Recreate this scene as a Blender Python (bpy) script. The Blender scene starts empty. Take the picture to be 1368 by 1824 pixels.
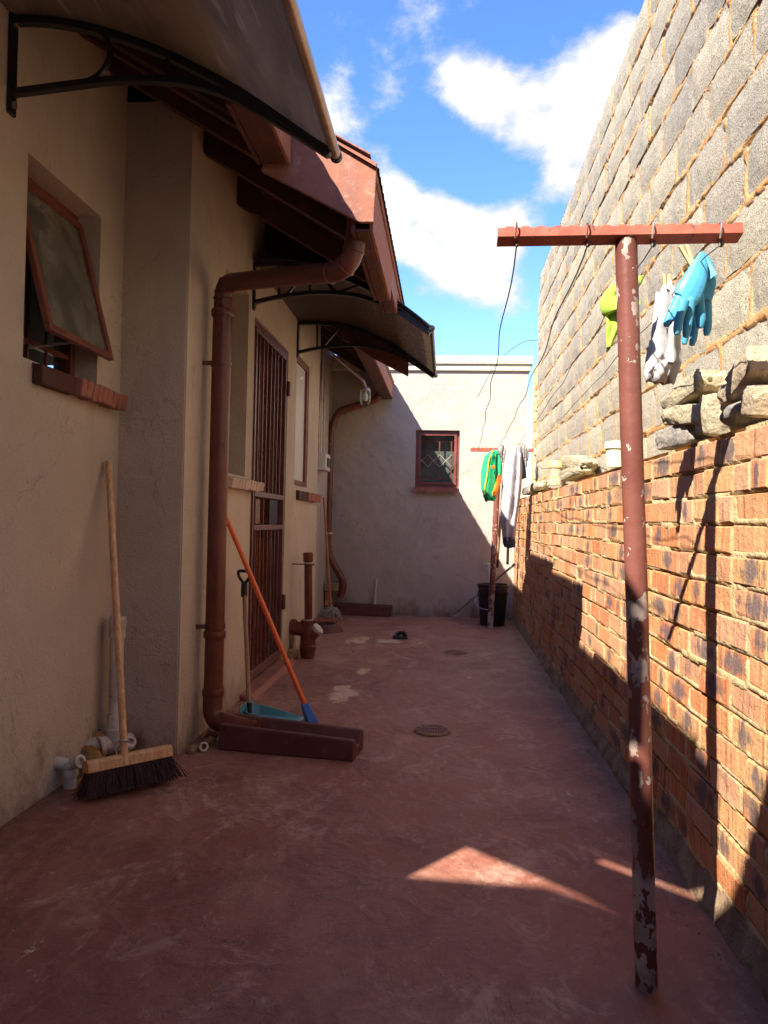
import bpy, bmesh, math, random
from math import sin, cos, tan, atan, pi, radians as rad
from mathutils import Vector, Matrix, noise
random.seed(7)
S = bpy.context.scene
COL = S.collection

# ------------------------------------------------------------------ camera
FPX, CAMH, RHO = 1330., 1.10, .022
a_ = 111*cos(RHO)+18*sin(RHO); b_ = -18*cos(RHO)+111*sin(RHO)
TH = atan(-b_/FPX); PS = atan(a_*cos(TH)/FPX)
Fv = Vector((-sin(PS)*cos(TH), cos(PS)*cos(TH), sin(TH)))
R0 = Vector((cos(PS), sin(PS), 0)); U0 = Vector((sin(PS)*sin(TH), -cos(PS)*sin(TH), cos(TH)))
Rv = R0*cos(RHO)+U0*sin(RHO); Uv = U0*cos(RHO)-R0*sin(RHO)
cd = bpy.data.cameras.new('camera'); cam = bpy.data.objects.new('camera', cd); COL.objects.link(cam)
cd.sensor_fit = 'HORIZONTAL'; cd.sensor_width = 36; cd.lens = 36*FPX/1368; cd.clip_start = .05; cd.clip_end = 500
cam.matrix_world = Matrix.Translation((0, 0, CAMH)) @ Matrix((Rv, Uv, -Fv)).transposed().to_4x4()
S.camera = cam

# surveying helpers: where a sight line meets a real plane of the yard
def _on(px, py, ax, val):
    d = Fv*FPX+Rv*(px-684)-Uv*(py-912); o = Vector((0, 0, CAMH)); t = (val-o[ax])/d[ax]
    return o+d*t
def X(px, py, v): return _on(px, py, 0, v)
def Y(px, py, v): return _on(px, py, 1, v)
def Z(px, py, v=0): return _on(px, py, 2, v)

# ------------------------------------------------------------------ sun, sky, exposure
SUN = Vector((1, 1.27, -1.62)).normalized()
sd = bpy.data.lights.new('sun', 'SUN'); sd.energy = 2.75; sd.angle = rad(.53); sd.color = (1, .93, .82)
so = bpy.data.objects.new('sun', sd); COL.objects.link(so); so.rotation_euler = SUN.to_track_quat('-Z', 'Y').to_euler(); so.location = (-4, -5, 9)
W = bpy.data.worlds.new('World'); S.world = W; W.use_nodes = True
wt = W.node_tree; wt.nodes.clear()
def wn(t, **k):
    n = wt.nodes.new(t)
    for a, v in k.items(): setattr(n, a, v)
    return n
def wmath(op, a, b=None, c=None):
    n = wn('ShaderNodeMath', operation=op)
    for i, v in enumerate((a, b, c)):
        if v is None: continue
        if isinstance(v, (int, float)): n.inputs[i].default_value = v
        else: wt.links.new(v, n.inputs[i])
    return n.outputs[0]
sky = wn('ShaderNodeTexSky', sky_type='NISHITA'); sky.sun_disc = False
sky.sun_elevation = math.asin(-SUN.z); sky.sun_rotation = math.atan2(-SUN.x, -SUN.y)
sky.altitude = 1500; sky.air_density = 1.0; sky.dust_density = .3; sky.ozone_density = 2.2
tc = wn('ShaderNodeTexCoord')
def wnoise(scale, det, rough, dist=0, off=(0, 0, 0), stretch=(1, 1, 1)):
    mp = wn('ShaderNodeMapping'); mp.inputs['Location'].default_value = off; mp.inputs['Scale'].default_value = stretch
    wt.links.new(tc.outputs['Generated'], mp.inputs[0])
    n = wn('ShaderNodeTexNoise'); n.inputs['Scale'].default_value = scale; n.inputs['Detail'].default_value = det
    n.inputs['Roughness'].default_value = rough; n.inputs['Distortion'].default_value = dist
    wt.links.new(mp.outputs[0], n.inputs['Vector']); return n.outputs['Fac']
def blob(px, py, r, w):
    d = (Fv*FPX+Rv*(px-684)-Uv*(py-912)).normalized()
    v = wn('ShaderNodeVectorMath', operation='DISTANCE'); wt.links.new(tc.outputs['Generated'], v.inputs[0]); v.inputs[1].default_value = d
    m = wn('ShaderNodeMapRange', interpolation_type='SMOOTHSTEP'); wt.links.new(v.outputs['Value'], m.inputs[0])
    m.inputs[1].default_value = 0; m.inputs[2].default_value = r/FPX; m.inputs[3].default_value = w; m.inputs[4].default_value = 0
    return m.outputs[0]
# cumulus banks that stand in this part of the sky, plus scattered cloud all round
BL = [(690, 385, 120, .5), (760, 430, 130, .55), (840, 450, 120, .5), (905, 400, 90, .35), (600, 380, 130, .4), (880, 500, 90, .3),
      (790, 130, 75, .3), (850, 150, 95, .4), (895, 195, 90, .42), (985, 235, 100, .46), (1070, 150, 140, .55), (1015, 320, 80, .4), (770, 270, 100, -.3), (860, 330, 70, -.3), (700, 260, 70, -.05), (1200, 150, 200, .5),
      (745, 35, 60, .28), (690, 180, 60, .22), (600, 240, 80, .3), (690, 265, 45, .22), (560, 200, 90, .3)]
cov = None
for q in BL:
    o = blob(*q); cov = o if cov is None else wmath('MAXIMUM', cov, o) if False else wmath('ADD', cov, o)
cov = wmath('MINIMUM', cov, .52)
base = wnoise(1.6, 3, .5, .2, (3, 1, 0))
base = wmath('MULTIPLY', wmath('SUBTRACT', base, .5), .35)
big = wnoise(5.0, 12, .66, .15, (0, 0, 0), (1, 1, 1.5))
fine = wnoise(17, 6, .6, .1, (5, 2, 1), (1, 1, 1.4))
dens = wmath('ADD', wmath('ADD', cov, base), wmath('ADD', wmath('MULTIPLY', wmath('SUBTRACT', big, .5), 1.1), wmath('MULTIPLY', wmath('SUBTRACT', fine, .5), .75)))
mr = wn('ShaderNodeMapRange', interpolation_type='SMOOTHSTEP'); wt.links.new(dens, mr.inputs[0])
mr.inputs[1].default_value = .13; mr.inputs[2].default_value = .50
shade = wn('ShaderNodeMapRange'); wt.links.new(wmath('ADD', dens, wmath('MULTIPLY', wnoise(6, 4, .5, 0, (1, 4, 2)), .5)), shade.inputs[0])
shade.inputs[1].default_value = .42; shade.inputs[2].default_value = .85
ccol = wn('ShaderNodeMix', data_type='RGBA'); wt.links.new(shade.outputs[0], ccol.inputs['Factor'])
ccol.inputs['A'].default_value = (1.5, 1.56, 1.72, 1); ccol.inputs['B'].default_value = (2.35, 2.3, 2.28, 1)
hsv = wn('ShaderNodeHueSaturation'); hsv.inputs['Hue'].default_value = .512; hsv.inputs['Saturation'].default_value = 1.22; hsv.inputs['Value'].default_value = .86
wt.links.new(sky.outputs[0], hsv.inputs['Color'])
mx = wn('ShaderNodeMix', data_type='RGBA'); wt.links.new(mr.outputs[0], mx.inputs['Factor'])
wt.links.new(hsv.outputs[0], mx.inputs['A']); wt.links.new(ccol.outputs['Result'], mx.inputs['B'])
bg = wn('ShaderNodeBackground'); wt.links.new(mx.outputs['Result'], bg.inputs[0]); bg.inputs[1].default_value = .092
wo = wn('ShaderNodeOutputWorld'); wt.links.new(bg.outputs[0], wo.inputs[0])
S.view_settings.view_transform = 'Standard'; S.view_settings.look = 'None'; S.view_settings.gamma = 1
S.view_settings.use_curve_mapping = False; S.view_settings.exposure = 2.52
S.render.engine = 'CYCLES'
S.cycles.max_bounces = 10; S.cycles.diffuse_bounces = 6; S.cycles.transparent_max_bounces = 12

# ------------------------------------------------------------------ materials
class M_:
    def __init__(s, name):
        s.m = bpy.data.materials.new(name); s.m.use_nodes = True; s.t = s.m.node_tree; s.t.nodes.clear()
        s.out = s.t.nodes.new('ShaderNodeOutputMaterial'); s.b = s.t.nodes.new('ShaderNodeBsdfPrincipled')
        s.t.links.new(s.b.outputs[0], s.out.inputs[0]); s._bump = None
        s.g = s.t.nodes.new('ShaderNodeNewGeometry'); s.pos = s.g.outputs['Position']
    def lk(s, v, sock):
        if isinstance(v, (int, float)): sock.default_value = v
        elif isinstance(v, (tuple, list)): sock.default_value = (*v, 1) if len(v) == 3 and sock.type == 'RGBA' else v
        else: s.t.links.new(v, sock)
    def noise(s, scale, det=4, rough=.55, dist=0, vec=None, st=(1, 1, 1), off=(0, 0, 0)):
        mp = s.t.nodes.new('ShaderNodeMapping'); mp.inputs['Scale'].default_value = st; mp.inputs['Location'].default_value = off
        s.t.links.new(vec or s.pos, mp.inputs[0])
        n = s.t.nodes.new('ShaderNodeTexNoise'); n.inputs['Scale'].default_value = scale; n.inputs['Detail'].default_value = det
        n.inputs['Roughness'].default_value = rough; n.inputs['Distortion'].default_value = dist
        s.t.links.new(mp.outputs[0], n.inputs['Vector']); return n.outputs['Fac']
    def voro(s, scale, feat='F1', vec=None, st=(1, 1, 1), out='Distance'):
        mp = s.t.nodes.new('ShaderNodeMapping'); mp.inputs['Scale'].default_value = st; s.t.links.new(vec or s.pos, mp.inputs[0])
        n = s.t.nodes.new('ShaderNodeTexVoronoi'); n.feature = feat; n.inputs['Scale'].default_value = scale
        s.t.links.new(mp.outputs[0], n.inputs['Vector']); return n.outputs[out]
    def wave(s, scale, st=(1, 1, 1), dist=2, det=2, dirn='X', vec=None, dsc=1):
        mp = s.t.nodes.new('ShaderNodeMapping'); mp.inputs['Scale'].default_value = st; s.t.links.new(vec or s.pos, mp.inputs[0])
        n = s.t.nodes.new('ShaderNodeTexWave'); n.bands_direction = dirn; n.inputs['Scale'].default_value = scale
        n.inputs['Distortion'].default_value = dist; n.inputs['Detail'].default_value = det; n.inputs['Detail Scale'].default_value = dsc
        s.t.links.new(mp.outputs[0], n.inputs['Vector']); return n.outputs['Fac']
    def rng(s, v, a, b, c=0, d=1, smooth=True):
        n = s.t.nodes.new('ShaderNodeMapRange'); n.interpolation_type = 'SMOOTHSTEP' if smooth else 'LINEAR'
        s.lk(v, n.inputs[0])
        for i, q in enumerate((a, b, c, d)): n.inputs[i+1].default_value = q
        return n.outputs[0]
    def math(s, op, a, b=0):
        n = s.t.nodes.new('ShaderNodeMath'); n.operation = op; s.lk(a, n.inputs[0]); s.lk(b, n.inputs[1]); return n.outputs[0]
    def mix(s, f, a, b, bt='MIX'):
        n = s.t.nodes.new('ShaderNodeMix'); n.data_type = 'RGBA'; n.blend_type = bt
        s.lk(f, n.inputs['Factor']); s.lk(a, n.inputs['A']); s.lk(b, n.inputs['B']); return n.outputs['Result']
    def ramp(s, f, stops):
        n = s.t.nodes.new('ShaderNodeValToRGB'); e = n.color_ramp.elements
        while len(e) < len(stops): e.new(.5)
        for i, (p, c) in enumerate(stops): e[i].position = p; e[i].color = (*c, 1)
        s.lk(f, n.inputs[0]); return n.outputs[0]
    def xyz(s, v=None):
        n = s.t.nodes.new('ShaderNodeSeparateXYZ'); s.t.links.new(v or s.pos, n.inputs[0]); return n.outputs
    def bump(s, h, dist, strength=1.):
        n = s.t.nodes.new('ShaderNodeBump'); n.inputs['Distance'].default_value = dist; n.inputs['Strength'].default_value = strength
        s.t.links.new(h, n.inputs['Height'])
        if s._bump: s.t.links.new(s._bump, n.inputs['Normal'])
        s._bump = n.outputs[0]; s.t.links.new(s._bump, s.b.inputs['Normal'])
    def set(s, col, rough=.6, spec=.3, metal=0):
        s.lk(col, s.b.inputs['Base Color']); s.lk(rough, s.b.inputs['Roughness']); s.lk(spec, s.b.inputs['Specular IOR Level']); s.lk(metal, s.b.inputs['Metallic'])
        return s.m

def plain(name, col, rough=.6, spec=.3, metal=0, var=.25, sc=12, bump=.0006, bsc=90):
    m = M_(name); n = m.noise(sc, 5, .6)
    c = m.mix(m.rng(n, .3, .7), tuple(q*(1-var) for q in col), tuple(min(1, q*(1+var)) for q in col))
    if bump: m.bump(m.noise(bsc, 4, .6), bump)
    return m.set(c, m.rng(n, .3, .7, rough*.85, min(1, rough*1.15)), spec, metal)

def plaster(name, col, grain=1., pits=.5):
    m = M_(name)
    big = m.noise(1.3, 5, .6); mid = m.noise(9, 5, .65)
    c = m.mix(m.rng(big, .3, .7), tuple(q*.9 for q in col), tuple(q*1.07 for q in col))
    c = m.mix(m.math('MULTIPLY', m.rng(mid, .5, .8), .25), c, tuple(q*.8 for q in col))
    pv = m.voro(55, st=(1, 1, .55)); pm = m.noise(2.2, 3, .6, off=(4, 2, 7))
    pit = m.math('MULTIPLY', m.rng(pv, .22, .1), m.rng(m.noise(70, 2, .5), .52, .62))
    pit = m.math('MULTIPLY', pit, m.rng(pm, .4, .6))
    c = m.mix(m.math('MULTIPLY', pit, pits), c, tuple(q*.35 for q in col))
    # splash dirt and damp along the foot of the wall
    z = m.xyz()['Z']
    foot = m.rng(m.math('ADD', z, m.math('MULTIPLY', m.math('SUBTRACT', m.noise(5, 6, .7, st=(1, 1, .6)), .5), .9)), -.12, .22, 1, 0)
    c = m.mix(m.math('MULTIPLY', foot, .8), c, (.15, .07, .038))
    streak = m.rng(m.noise(6, 4, .6, st=(1, 1, .12)), .55, .75)
    c = m.mix(m.math('MULTIPLY', streak, .22 if pits > .4 else .10), c, tuple(q*.55 for q in col))
    m.bump(m.noise(2.4, 4, .5), .05, .7); m.bump(m.noise(11, 4, .6, .6, st=(1, 1, .5)), .008, .6)
    rep = m.rng(m.noise(.8, 3, .5, 1.2, off=(9, 4, 1)), .54, .56); c = m.mix(m.math('MULTIPLY', rep, .10), c, tuple(q*1.4 for q in col))
    sc = m.rng(m.math('ABSOLUTE', m.math('SUBTRACT', m.noise(1.1, 6, .6, .6, off=(2, 7, 3)), .5)), .0035, .001); c = m.mix(m.math('MULTIPLY', sc, .35), c, tuple(q*.4 for q in col))
    m.bump(m.noise(75, 5, .62), .006*grain)
    m.bump(m.noise(230, 3, .6), .0022*grain)
    m.bump(pit, -.003)
    return m.set(c, .82, .22)

MAT = {}
MAT['wall'] = plaster('tan_textured_plaster', (.54, .445, .35))
MAT['wallcol'] = MAT['wall']
MAT['wall2'] = plaster('greige_plaster', (.41, .355, .305), .8, .3)
MAT['outwall'] = plaster('brown_plaster', (.34, .27, .21), .6, .2)
MAT['gratebar'] = plain('painted_grate', (.26, .13, .11), .6)
MAT['cream'] = plaster('cream_paint', (.58, .54, .42), .3, .1)

def m_floor():
    m = M_('red_oxide_cement'); z = m.xyz()
    big = m.noise(.9, 6, .62, .4); mid = m.noise(4, 7, .68, .6, off=(3, 1, 0)); fi = m.noise(26, 6, .7, .4)
    c = m.ramp(m.math('ADD', m.math('MULTIPLY', big, .6), m.math('MULTIPLY', mid, .4)),
               [(.33, (.175, .054, .036)), (.47, (.25, .092, .062)), (.56, (.29, .130, .088)), (.68, (.335, .18, .125))])
    far = m.rng(z['Y'], 2.2, 6.0)     # paler towards the far half
    c = m.mix(m.math('MULTIPLY', far, .45), c, (.36, .19, .145))
    dk = m.noise(2.3, 8, .72, .9, off=(6, 2, 4)); c = m.mix(m.math('MULTIPLY', m.rng(dk, .50, .62), .34), c, (.115, .040, .030))
    pale = m.noise(5.5, 9, .78, 1.0, st=(1.3, .7, 1), off=(9, 9, 1)); c = m.mix(m.math('MULTIPLY', m.rng(pale, .54, .64), .4), c, (.42, .26, .19))
    # trowel swirls
    sw = m.wave(3.2, (1, 1.6, 1), 14, 4, 'X', dsc=1.1)
    swm = m.rng(m.noise(1.7, 4, .6, off=(8, 0, 0)), .45, .65)
    c = m.mix(m.math('MULTIPLY', m.math('MULTIPLY', m.rng(sw, .72, .98), swm), .15), c, (.46, .28, .21))
    # worn pale patches
    wv = m.math('ADD', m.math('MULTIPLY', m.noise(3.1, 8, .72, .8, off=(1.7, 5, 0), st=(1, .6, 1)), .75), m.math('MULTIPLY', m.noise(30, 4, .7, off=(2, 2, 0)), .25))
    c = m.mix(m.math('MULTIPLY', m.rng(wv, .52, .62), .55), c, (.48, .30, .22))
    # a few bare spots where the paint is gone
    def spot(px, py, r, w=1.0, st=(1, 1, 0)):
        p = Z(px, py); v = m.t.nodes.new('ShaderNodeVectorMath'); v.operation = 'SUBTRACT'; m.t.links.new(m.pos, v.inputs[0]); v.inputs[1].default_value = p
        v2 = m.t.nodes.new('ShaderNodeVectorMath'); v2.operation = 'MULTIPLY'; m.t.links.new(v.outputs[0], v2.inputs[0]); v2.inputs[1].default_value = st
        v3 = m.t.nodes.new('ShaderNodeVectorMath'); v3.operation = 'LENGTH'; m.t.links.new(v2.outputs[0], v3.inputs[0])
        return m.rng(v3.outputs['Value'], 0, r, w, 0)
    nz = m.math('ADD', m.math('MULTIPLY', m.noise(9, 8, .75, .3, off=(0, 9, 0), st=(1, .6, 1)), .7), m.math('MULTIPLY', m.noise(50, 4, .7), .3))
    bare = None
    for q in [(612, 1235, .30, .4, (1.5, .5, 0)), (650, 1195, .20, .32, (1.3, .5, 0)), (636, 1140, .30, .30, (1, .4, 0)), (690, 1142, .3, .32, (.8, .6, 0)), (750, 1146, .2, .28, (.7, 1, 0)),
              (835, 1197, .35, .2, (1, .35, 0)), (25, 1560, .5, .16, (1, 1, 0)), (60, 1700, .35, .19, (1, 1, 0)), (700, 1480, .5, .12, (1, 1, 0)), (560, 1500, .4, .14, (1, 1, 0)), (250, 1680, .4, .13, (1, 1, 0))]:
        o = spot(*q); bare = o if bare is None else m.math('MAXIMUM', bare, o)
    bm_ = m.rng(m.math('ADD', nz, bare), .73, .78)
    c = m.mix(m.math('MULTIPLY', bm_, .85), c, (.66, .47, .34))
    # light wear marks in the foreground, scratched across
    c = m.mix(m.math('MULTIPLY', m.rng(m.noise(7, 9, .8, 1.2, st=(1.6, .5, 1), off=(11, 3, 0)), .58, .72), .35), c, (.46, .30, .22))
    scf = m.math('MULTIPLY', m.rng(m.noise(19, 10, .82, 1.6, st=(1.5, .6, 1), off=(5, 5, 0)), .57, .64), m.rng(m.noise(1.3, 3, .6, off=(0, 3, 0)), .42, .62))
    c = m.mix(m.math('MULTIPLY', scf, .6), c, (.52, .37, .27))
    crk = m.rng(m.math('ABSOLUTE', m.math('SUBTRACT', m.noise(1.6, 7, .62, .8, off=(12, 7, 0)), .5)), .0028, .0008); c = m.mix(m.math('MULTIPLY', crk, .6), c, (.08, .03, .025))
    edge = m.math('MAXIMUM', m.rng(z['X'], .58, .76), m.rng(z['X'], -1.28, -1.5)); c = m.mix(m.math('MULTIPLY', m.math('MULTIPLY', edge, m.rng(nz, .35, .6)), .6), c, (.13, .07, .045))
    # water mark by the bucket
    wet = m.rng(m.math('ADD', spot(880, 1108, .75, 1, (.8, 1.2, 0)), m.math('MULTIPLY', nz, .35)), .62, .66)
    c = m.mix(m.math('MULTIPLY', wet, .5), c, (.17, .08, .05))
    c = m.mix(m.math('MULTIPLY', m.rng(m.noise(260, 2, .5), .66, .74), .5), c, (.07, .03, .025))
    m.bump(m.noise(3, 5, .6, .5), .018); m.bump(m.noise(14, 7, .72, 1.2, st=(1, .6, 1)), .005); m.bump(m.wave(3.2, (1, 1.6, 1), 14, 4, 'X', dsc=1.1), .003, .5)
    m.bump(m.noise(160, 4, .6), .002); m.bump(bm_, -.002)
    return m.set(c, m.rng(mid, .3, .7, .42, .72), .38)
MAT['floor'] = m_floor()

def m_brick():
    m = M_('fired_clay_brick')
    oi = m.t.nodes.new('ShaderNodeObjectInfo'); at = m.t.nodes.new('ShaderNodeAttribute'); at.attribute_name = 'rnd'
    r = m.math('FRACT', m.math('ADD', oi.outputs['Random'], at.outputs['Fac']))
    r2 = m.math('FRACT', m.math('MULTIPLY', r, 17.31)); r3 = m.math('FRACT', m.math('MULTIPLY', r, 71.7))
    c = m.ramp(r, [(0, (.44, .14, .06)), (.16, (.50, .19, .075)), (.3, (.52, .28, .13)), (.45, (.50, .22, .11)), (.6, (.50, .27, .17)), (.75, (.52, .19, .065)), (.9, (.42, .17, .10)), (1, (.50, .27, .14))])
    st = m.noise(28, 5, .65, 0, st=(1, 1.6, .12))
    c = m.mix(m.math('MULTIPLY', m.rng(st, .46, .64), .65), c, (.60, .36, .15))
    c = m.mix(m.math('MULTIPLY', m.rng(m.noise(30, 5, .7, 0, st=(1, 1.8, .15), off=(6, 1, 1)), .54, .66), .7), c, (.26, .06, .035))
    uv = m.t.nodes.new('ShaderNodeTexCoord').outputs['UV']; x = m.xyz(uv)
    u = m.math('ABSOLUTE', m.math('SUBTRACT', x['X'], m.math('ADD', m.math('MULTIPLY', r3, .3), .35)))
    v = m.math('ABSOLUTE', m.math('SUBTRACT', x['Y'], .5))
    d = m.math('ADD', m.math('ADD', m.math('MULTIPLY', u, m.math('ADD', .45, m.math('MULTIPLY', r3, 1.1))), m.math('MULTIPLY', v, .45)), m.math('MULTIPLY', m.math('SUBTRACT', m.noise(34, 4, .6, st=(1, 1.4, .5)), .5), .9))
    burn = m.math('MULTIPLY', m.rng(d, .42, .12), m.rng(r2, .55, .66))
    c = m.mix(m.math('MULTIPLY', burn, .8), c, (.085, .08, .095))
    c = m.mix(m.math('MULTIPLY', m.rng(m.noise(120, 3, .6), .62, .72), .6), c, (.12, .06, .04))
    c = m.mix(m.math('MULTIPLY', m.rng(m.noise(38, 6, .7, off=(3, 3, 3)), .62, .72), .4), c, (.58, .42, .24))
    m.bump(m.noise(60, 6, .65), .006); m.bump(m.noise(300, 3, .6), .0016)
    return m.set(c, .88, .2)
MAT['brick'] = m_brick()

def m_block():
    m = M_('cement_block')
    oi = m.t.nodes.new('ShaderNodeObjectInfo'); r = oi.outputs['Random']
    c = m.ramp(r, [(0, (.38, .33, .24)), (.3, (.48, .42, .30)), (.55, (.42, .365, .275)), (.8, (.34, .30, .24)), (1, (.50, .44, .31))])
    c = m.mix(m.math('MULTIPLY', m.rng(m.noise(2.6, 7, .7, st=(1, 1.6, .6)), .45, .68), .5), c, (.24, .22, .20))
    c = m.mix(m.math('MULTIPLY', m.rng(m.noise(7, 4, .6, st=(1, 2, .25), off=(2, 2, 2)), .5, .7), .4), c, (.52, .44, .30))
    g = m.noise(210, 3, .75)
    c = m.mix(m.rng(g, .53, .60), c, (.09, .08, .07)); c = m.mix(m.math('MULTIPLY', m.rng(g, .45, .38), .6), c, (.66, .60, .48))
    m.bump(g, -.006); m.bump(m.noise(30, 5, .6), .006)
    return m.set(c, .95, .15)
MAT['block'] = m_block()

def m_mortar(name, c1, c2, dark):
    m = M_(name); n = m.noise(12, 6, .65)
    c = m.mix(m.rng(n, .35, .65), c1, c2)
    c = m.mix(m.math('MULTIPLY', m.rng(m.noise(140, 4, .7), .58, .68), .6), c, dark)
    m.bump(m.noise(90, 6, .7), .010); m.bump(m.voro(70), .004); m.bump(m.noise(320, 2, .6), .002)
    return m.set(c, .95, .15)
MAT['mortar'] = m_mortar('yellow_sand_mortar', (.52, .37, .18), (.60, .46, .26), (.25, .16, .08))
MAT['mortar_o'] = m_mortar('orange_sand_mortar', (.54, .27, .10), (.60, .38, .18), (.20, .10, .05))
MAT['plinth'] = m_mortar('brown_cement_plinth', (.24, .14, .09), (.38, .28, .17), (.10, .06, .04))
MAT['stone'] = m_mortar('rough_concrete_rubble', (.42, .36, .25), (.55, .45, .28), (.14, .11, .08))
MAT['stone_b'] = m_mortar('brown_stone', (.40, .30, .21), (.48, .38, .26), (.12, .08, .06))
MAT['stone_g'] = m_mortar('grey_stone', (.26, .23, .21), (.38, .33, .27), (.1, .09, .08))
MAT['foam'] = m_mortar('dirty_filler', (.30, .15, .05), (.42, .26, .12), (.1, .05, .03))
MAT['soil'] = plain('soil', (.2, .13, .08), .95)

def m_paint(name, col, rough=.42, dust=.35, dcol=(.35, .22, .16), spec=.45):
    m = M_(name); n = m.noise(5, 6, .65)
    c = m.mix(m.rng(n, .3, .7), tuple(q*.75 for q in col), tuple(q*1.2 for q in col))
    d = m.math('MULTIPLY', m.rng(m.noise(16, 7, .72, .5), .5, .72), dust)
    c = m.mix(d, c, dcol)
    m.bump(m.noise(22, 6, .6), .0025); m.bump(m.noise(180, 3, .6), .0006)
    return m.set(c, m.rng(n, .3, .7, rough*.8, rough*1.35), spec)
MAT['oxide'] = m_paint('brown_pvc', (.135, .036, .022), .33, .15, (.3, .14, .1))
MAT['fascia'] = m_paint('weathered_red_brown_fascia', (.29, .11, .068), .65, .7, (.44, .25, .17), .3)
MAT['timber'] = m_paint('brown_painted_timber', (.10, .036, .024), .6, .35, (.24, .11, .07), .3)
MAT['timber_d'] = m_paint('dark_roof_timber', (.085, .036, .026), .7, .3, (.14, .07, .05), .2)
MAT['frame'] = m_paint('red_brown_window_paint', (.17, .045, .028), .38, .2, (.36, .15, .09), .5)
MAT['channel'] = m_paint('dark_maroon_concrete', (.095, .028, .022), .5, .3, (.22, .11, .08), .4)
MAT['sillbrick'] = m_paint('painted_sill_brick', (.30, .11, .075), .6, .4, (.5, .3, .22), .3)
MAT['sillpale'] = m_paint('pale_painted_sill_brick', (.55, .40, .33), .6, .4, (.35, .15, .1), .3)
MAT['gate'] = m_paint('purple_brown_gate_steel', (.13, .045, .042), .35, .3, (.36, .22, .2), .6)
MAT['doorwood'] = m_paint('varnished_door', (.22, .055, .02), .28, .15, (.35, .12, .05), .5)
MAT['blackmetal'] = plain('black_bracket', (.012, .011, .011), .38, .5, 0, .3, 30, .0004)
MAT['steel'] = plain('galvanised_steel', (.42, .41, .39), .4, .5, .8, .25, 40)
MAT['rail'] = plain('bronze_aluminium_rail', (.42, .30, .24), .35, .5, .55, .2, 20)
MAT['rust'] = plain('rusty_wire', (.16, .09, .06), .8, .2, .3, .4, 80)
MAT['wire'] = plain('grey_wire', (.12, .11, .12), .6, .3, .5, .3, 60)
MAT['sheet'] = plain('roof_sheet', (.10, .06, .05), .8, .2, 0, .3, 5)
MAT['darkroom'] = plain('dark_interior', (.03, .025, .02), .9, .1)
MAT['whitepvc'] = m_paint('grimy_white_pvc', (.52, .47, .42), .5, .95, (.24, .15, .10), .4)
MAT['white'] = plain('white_plastic', (.62, .6, .58), .4, .4, 0, .08)
MAT['black'] = plain('black_plastic', (.014, .014, .016), .4, .45, 0, .3)
MAT['purple'] = plain('purple_black_plastic', (.05, .025, .05), .4, .45)
MAT['darkglass'] = plain('smoked_cover', (.03, .035, .035), .15, .5, 0, .1, 5, 0)
MAT['blue'] = plain('blue_plastic', (.03, .13, .42), .4, .4, 0, .15)
MAT['red'] = plain('red_plastic', (.6, .05, .05), .4, .4, 0, .15)
MAT['teal'] = plain('teal_plastic', (.10, .30, .36), .45, .4, 0, .12)
MAT['orange'] = plain('orange_coated_handle', (.78, .13, .02), .35, .45, 0, .06)
MAT['glove'] = plain('blue_rubber', (.06, .29, .46), .5, .35, 0, .06, 20, .0008, 60)
MAT['lime'] = plain('lime_microfibre', (.33, .50, .07), .95, .1, 0, .1, 20, .002, 260)
MAT['greycloth'] = plain('heather_grey_knit', (.38, .37, .37), .95, .1, 0, .14, 60, .0016, 200)
MAT['palegrey'] = plain('pale_grey_tracksuit', (.34, .33, .36), .9, .1, 0, .08, 20, .001, 80)
MAT['darkcloth'] = plain('charcoal_cloth', (.06, .06, .08), .9, .1, 0, .2, 20, .001, 80)
MAT['green'] = plain('green_sports_cloth', (.02, .36, .14), .7, .2, 0, .15, 20, .001, 80)
MAT['yellowc'] = plain('yellow_piping', (.75, .55, .05), .8, .1)
MAT['orangec'] = plain('orange_panel', (.75, .16, .02), .8, .1)
MAT['mopgrey'] = plain('mop_yarn', (.36, .32, .29), .95, .1, 0, .5, 60)
MAT['bristle'] = plain('brown_bristle', (.055, .022, .016), .7, .3, 0, .6, 90, 0)
MAT['tub'] = plain('pale_yellow_tub', (.52, .52, .34), .45, .4, 0, .06)
MAT['mustard'] = plain('faded_yellow_lid', (.68, .52, .18), .7, .3, 0, .25)
MAT['peg'] = plain('wooden_peg', (.6, .42, .2), .7, .2)
MAT['pave'] = m_paint('terracotta_slab', (.32, .10, .05), .75, .4, (.4, .2, .12), .2)

def m_wood(name, a, b, axis=(18, 18, 1.2)):
    m = M_(name); tcn = m.t.nodes.new('ShaderNodeTexCoord').outputs['Object']
    g = m.noise(3.2, 6, .6, 1.2, vec=tcn, st=axis)
    c = m.mix(m.rng(g, .35, .65), a, b); c = m.mix(m.math('MULTIPLY', m.rng(m.noise(14, 4, .6, vec=tcn, st=axis), .55, .7), .4), c, tuple(q*.5 for q in a))
    m.bump(g, .0008); return m.set(c, .5, .35)
MAT['broomwood'] = m_wood('pale_pine', (.50, .27, .12), (.66, .42, .22))
MAT['oldwood'] = m_wood('grey_brown_handle', (.30, .19, .11), (.42, .29, .18))
MAT['mopwood'] = m_wood('reddish_handle', (.34, .15, .07), (.46, .23, .12))

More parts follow.
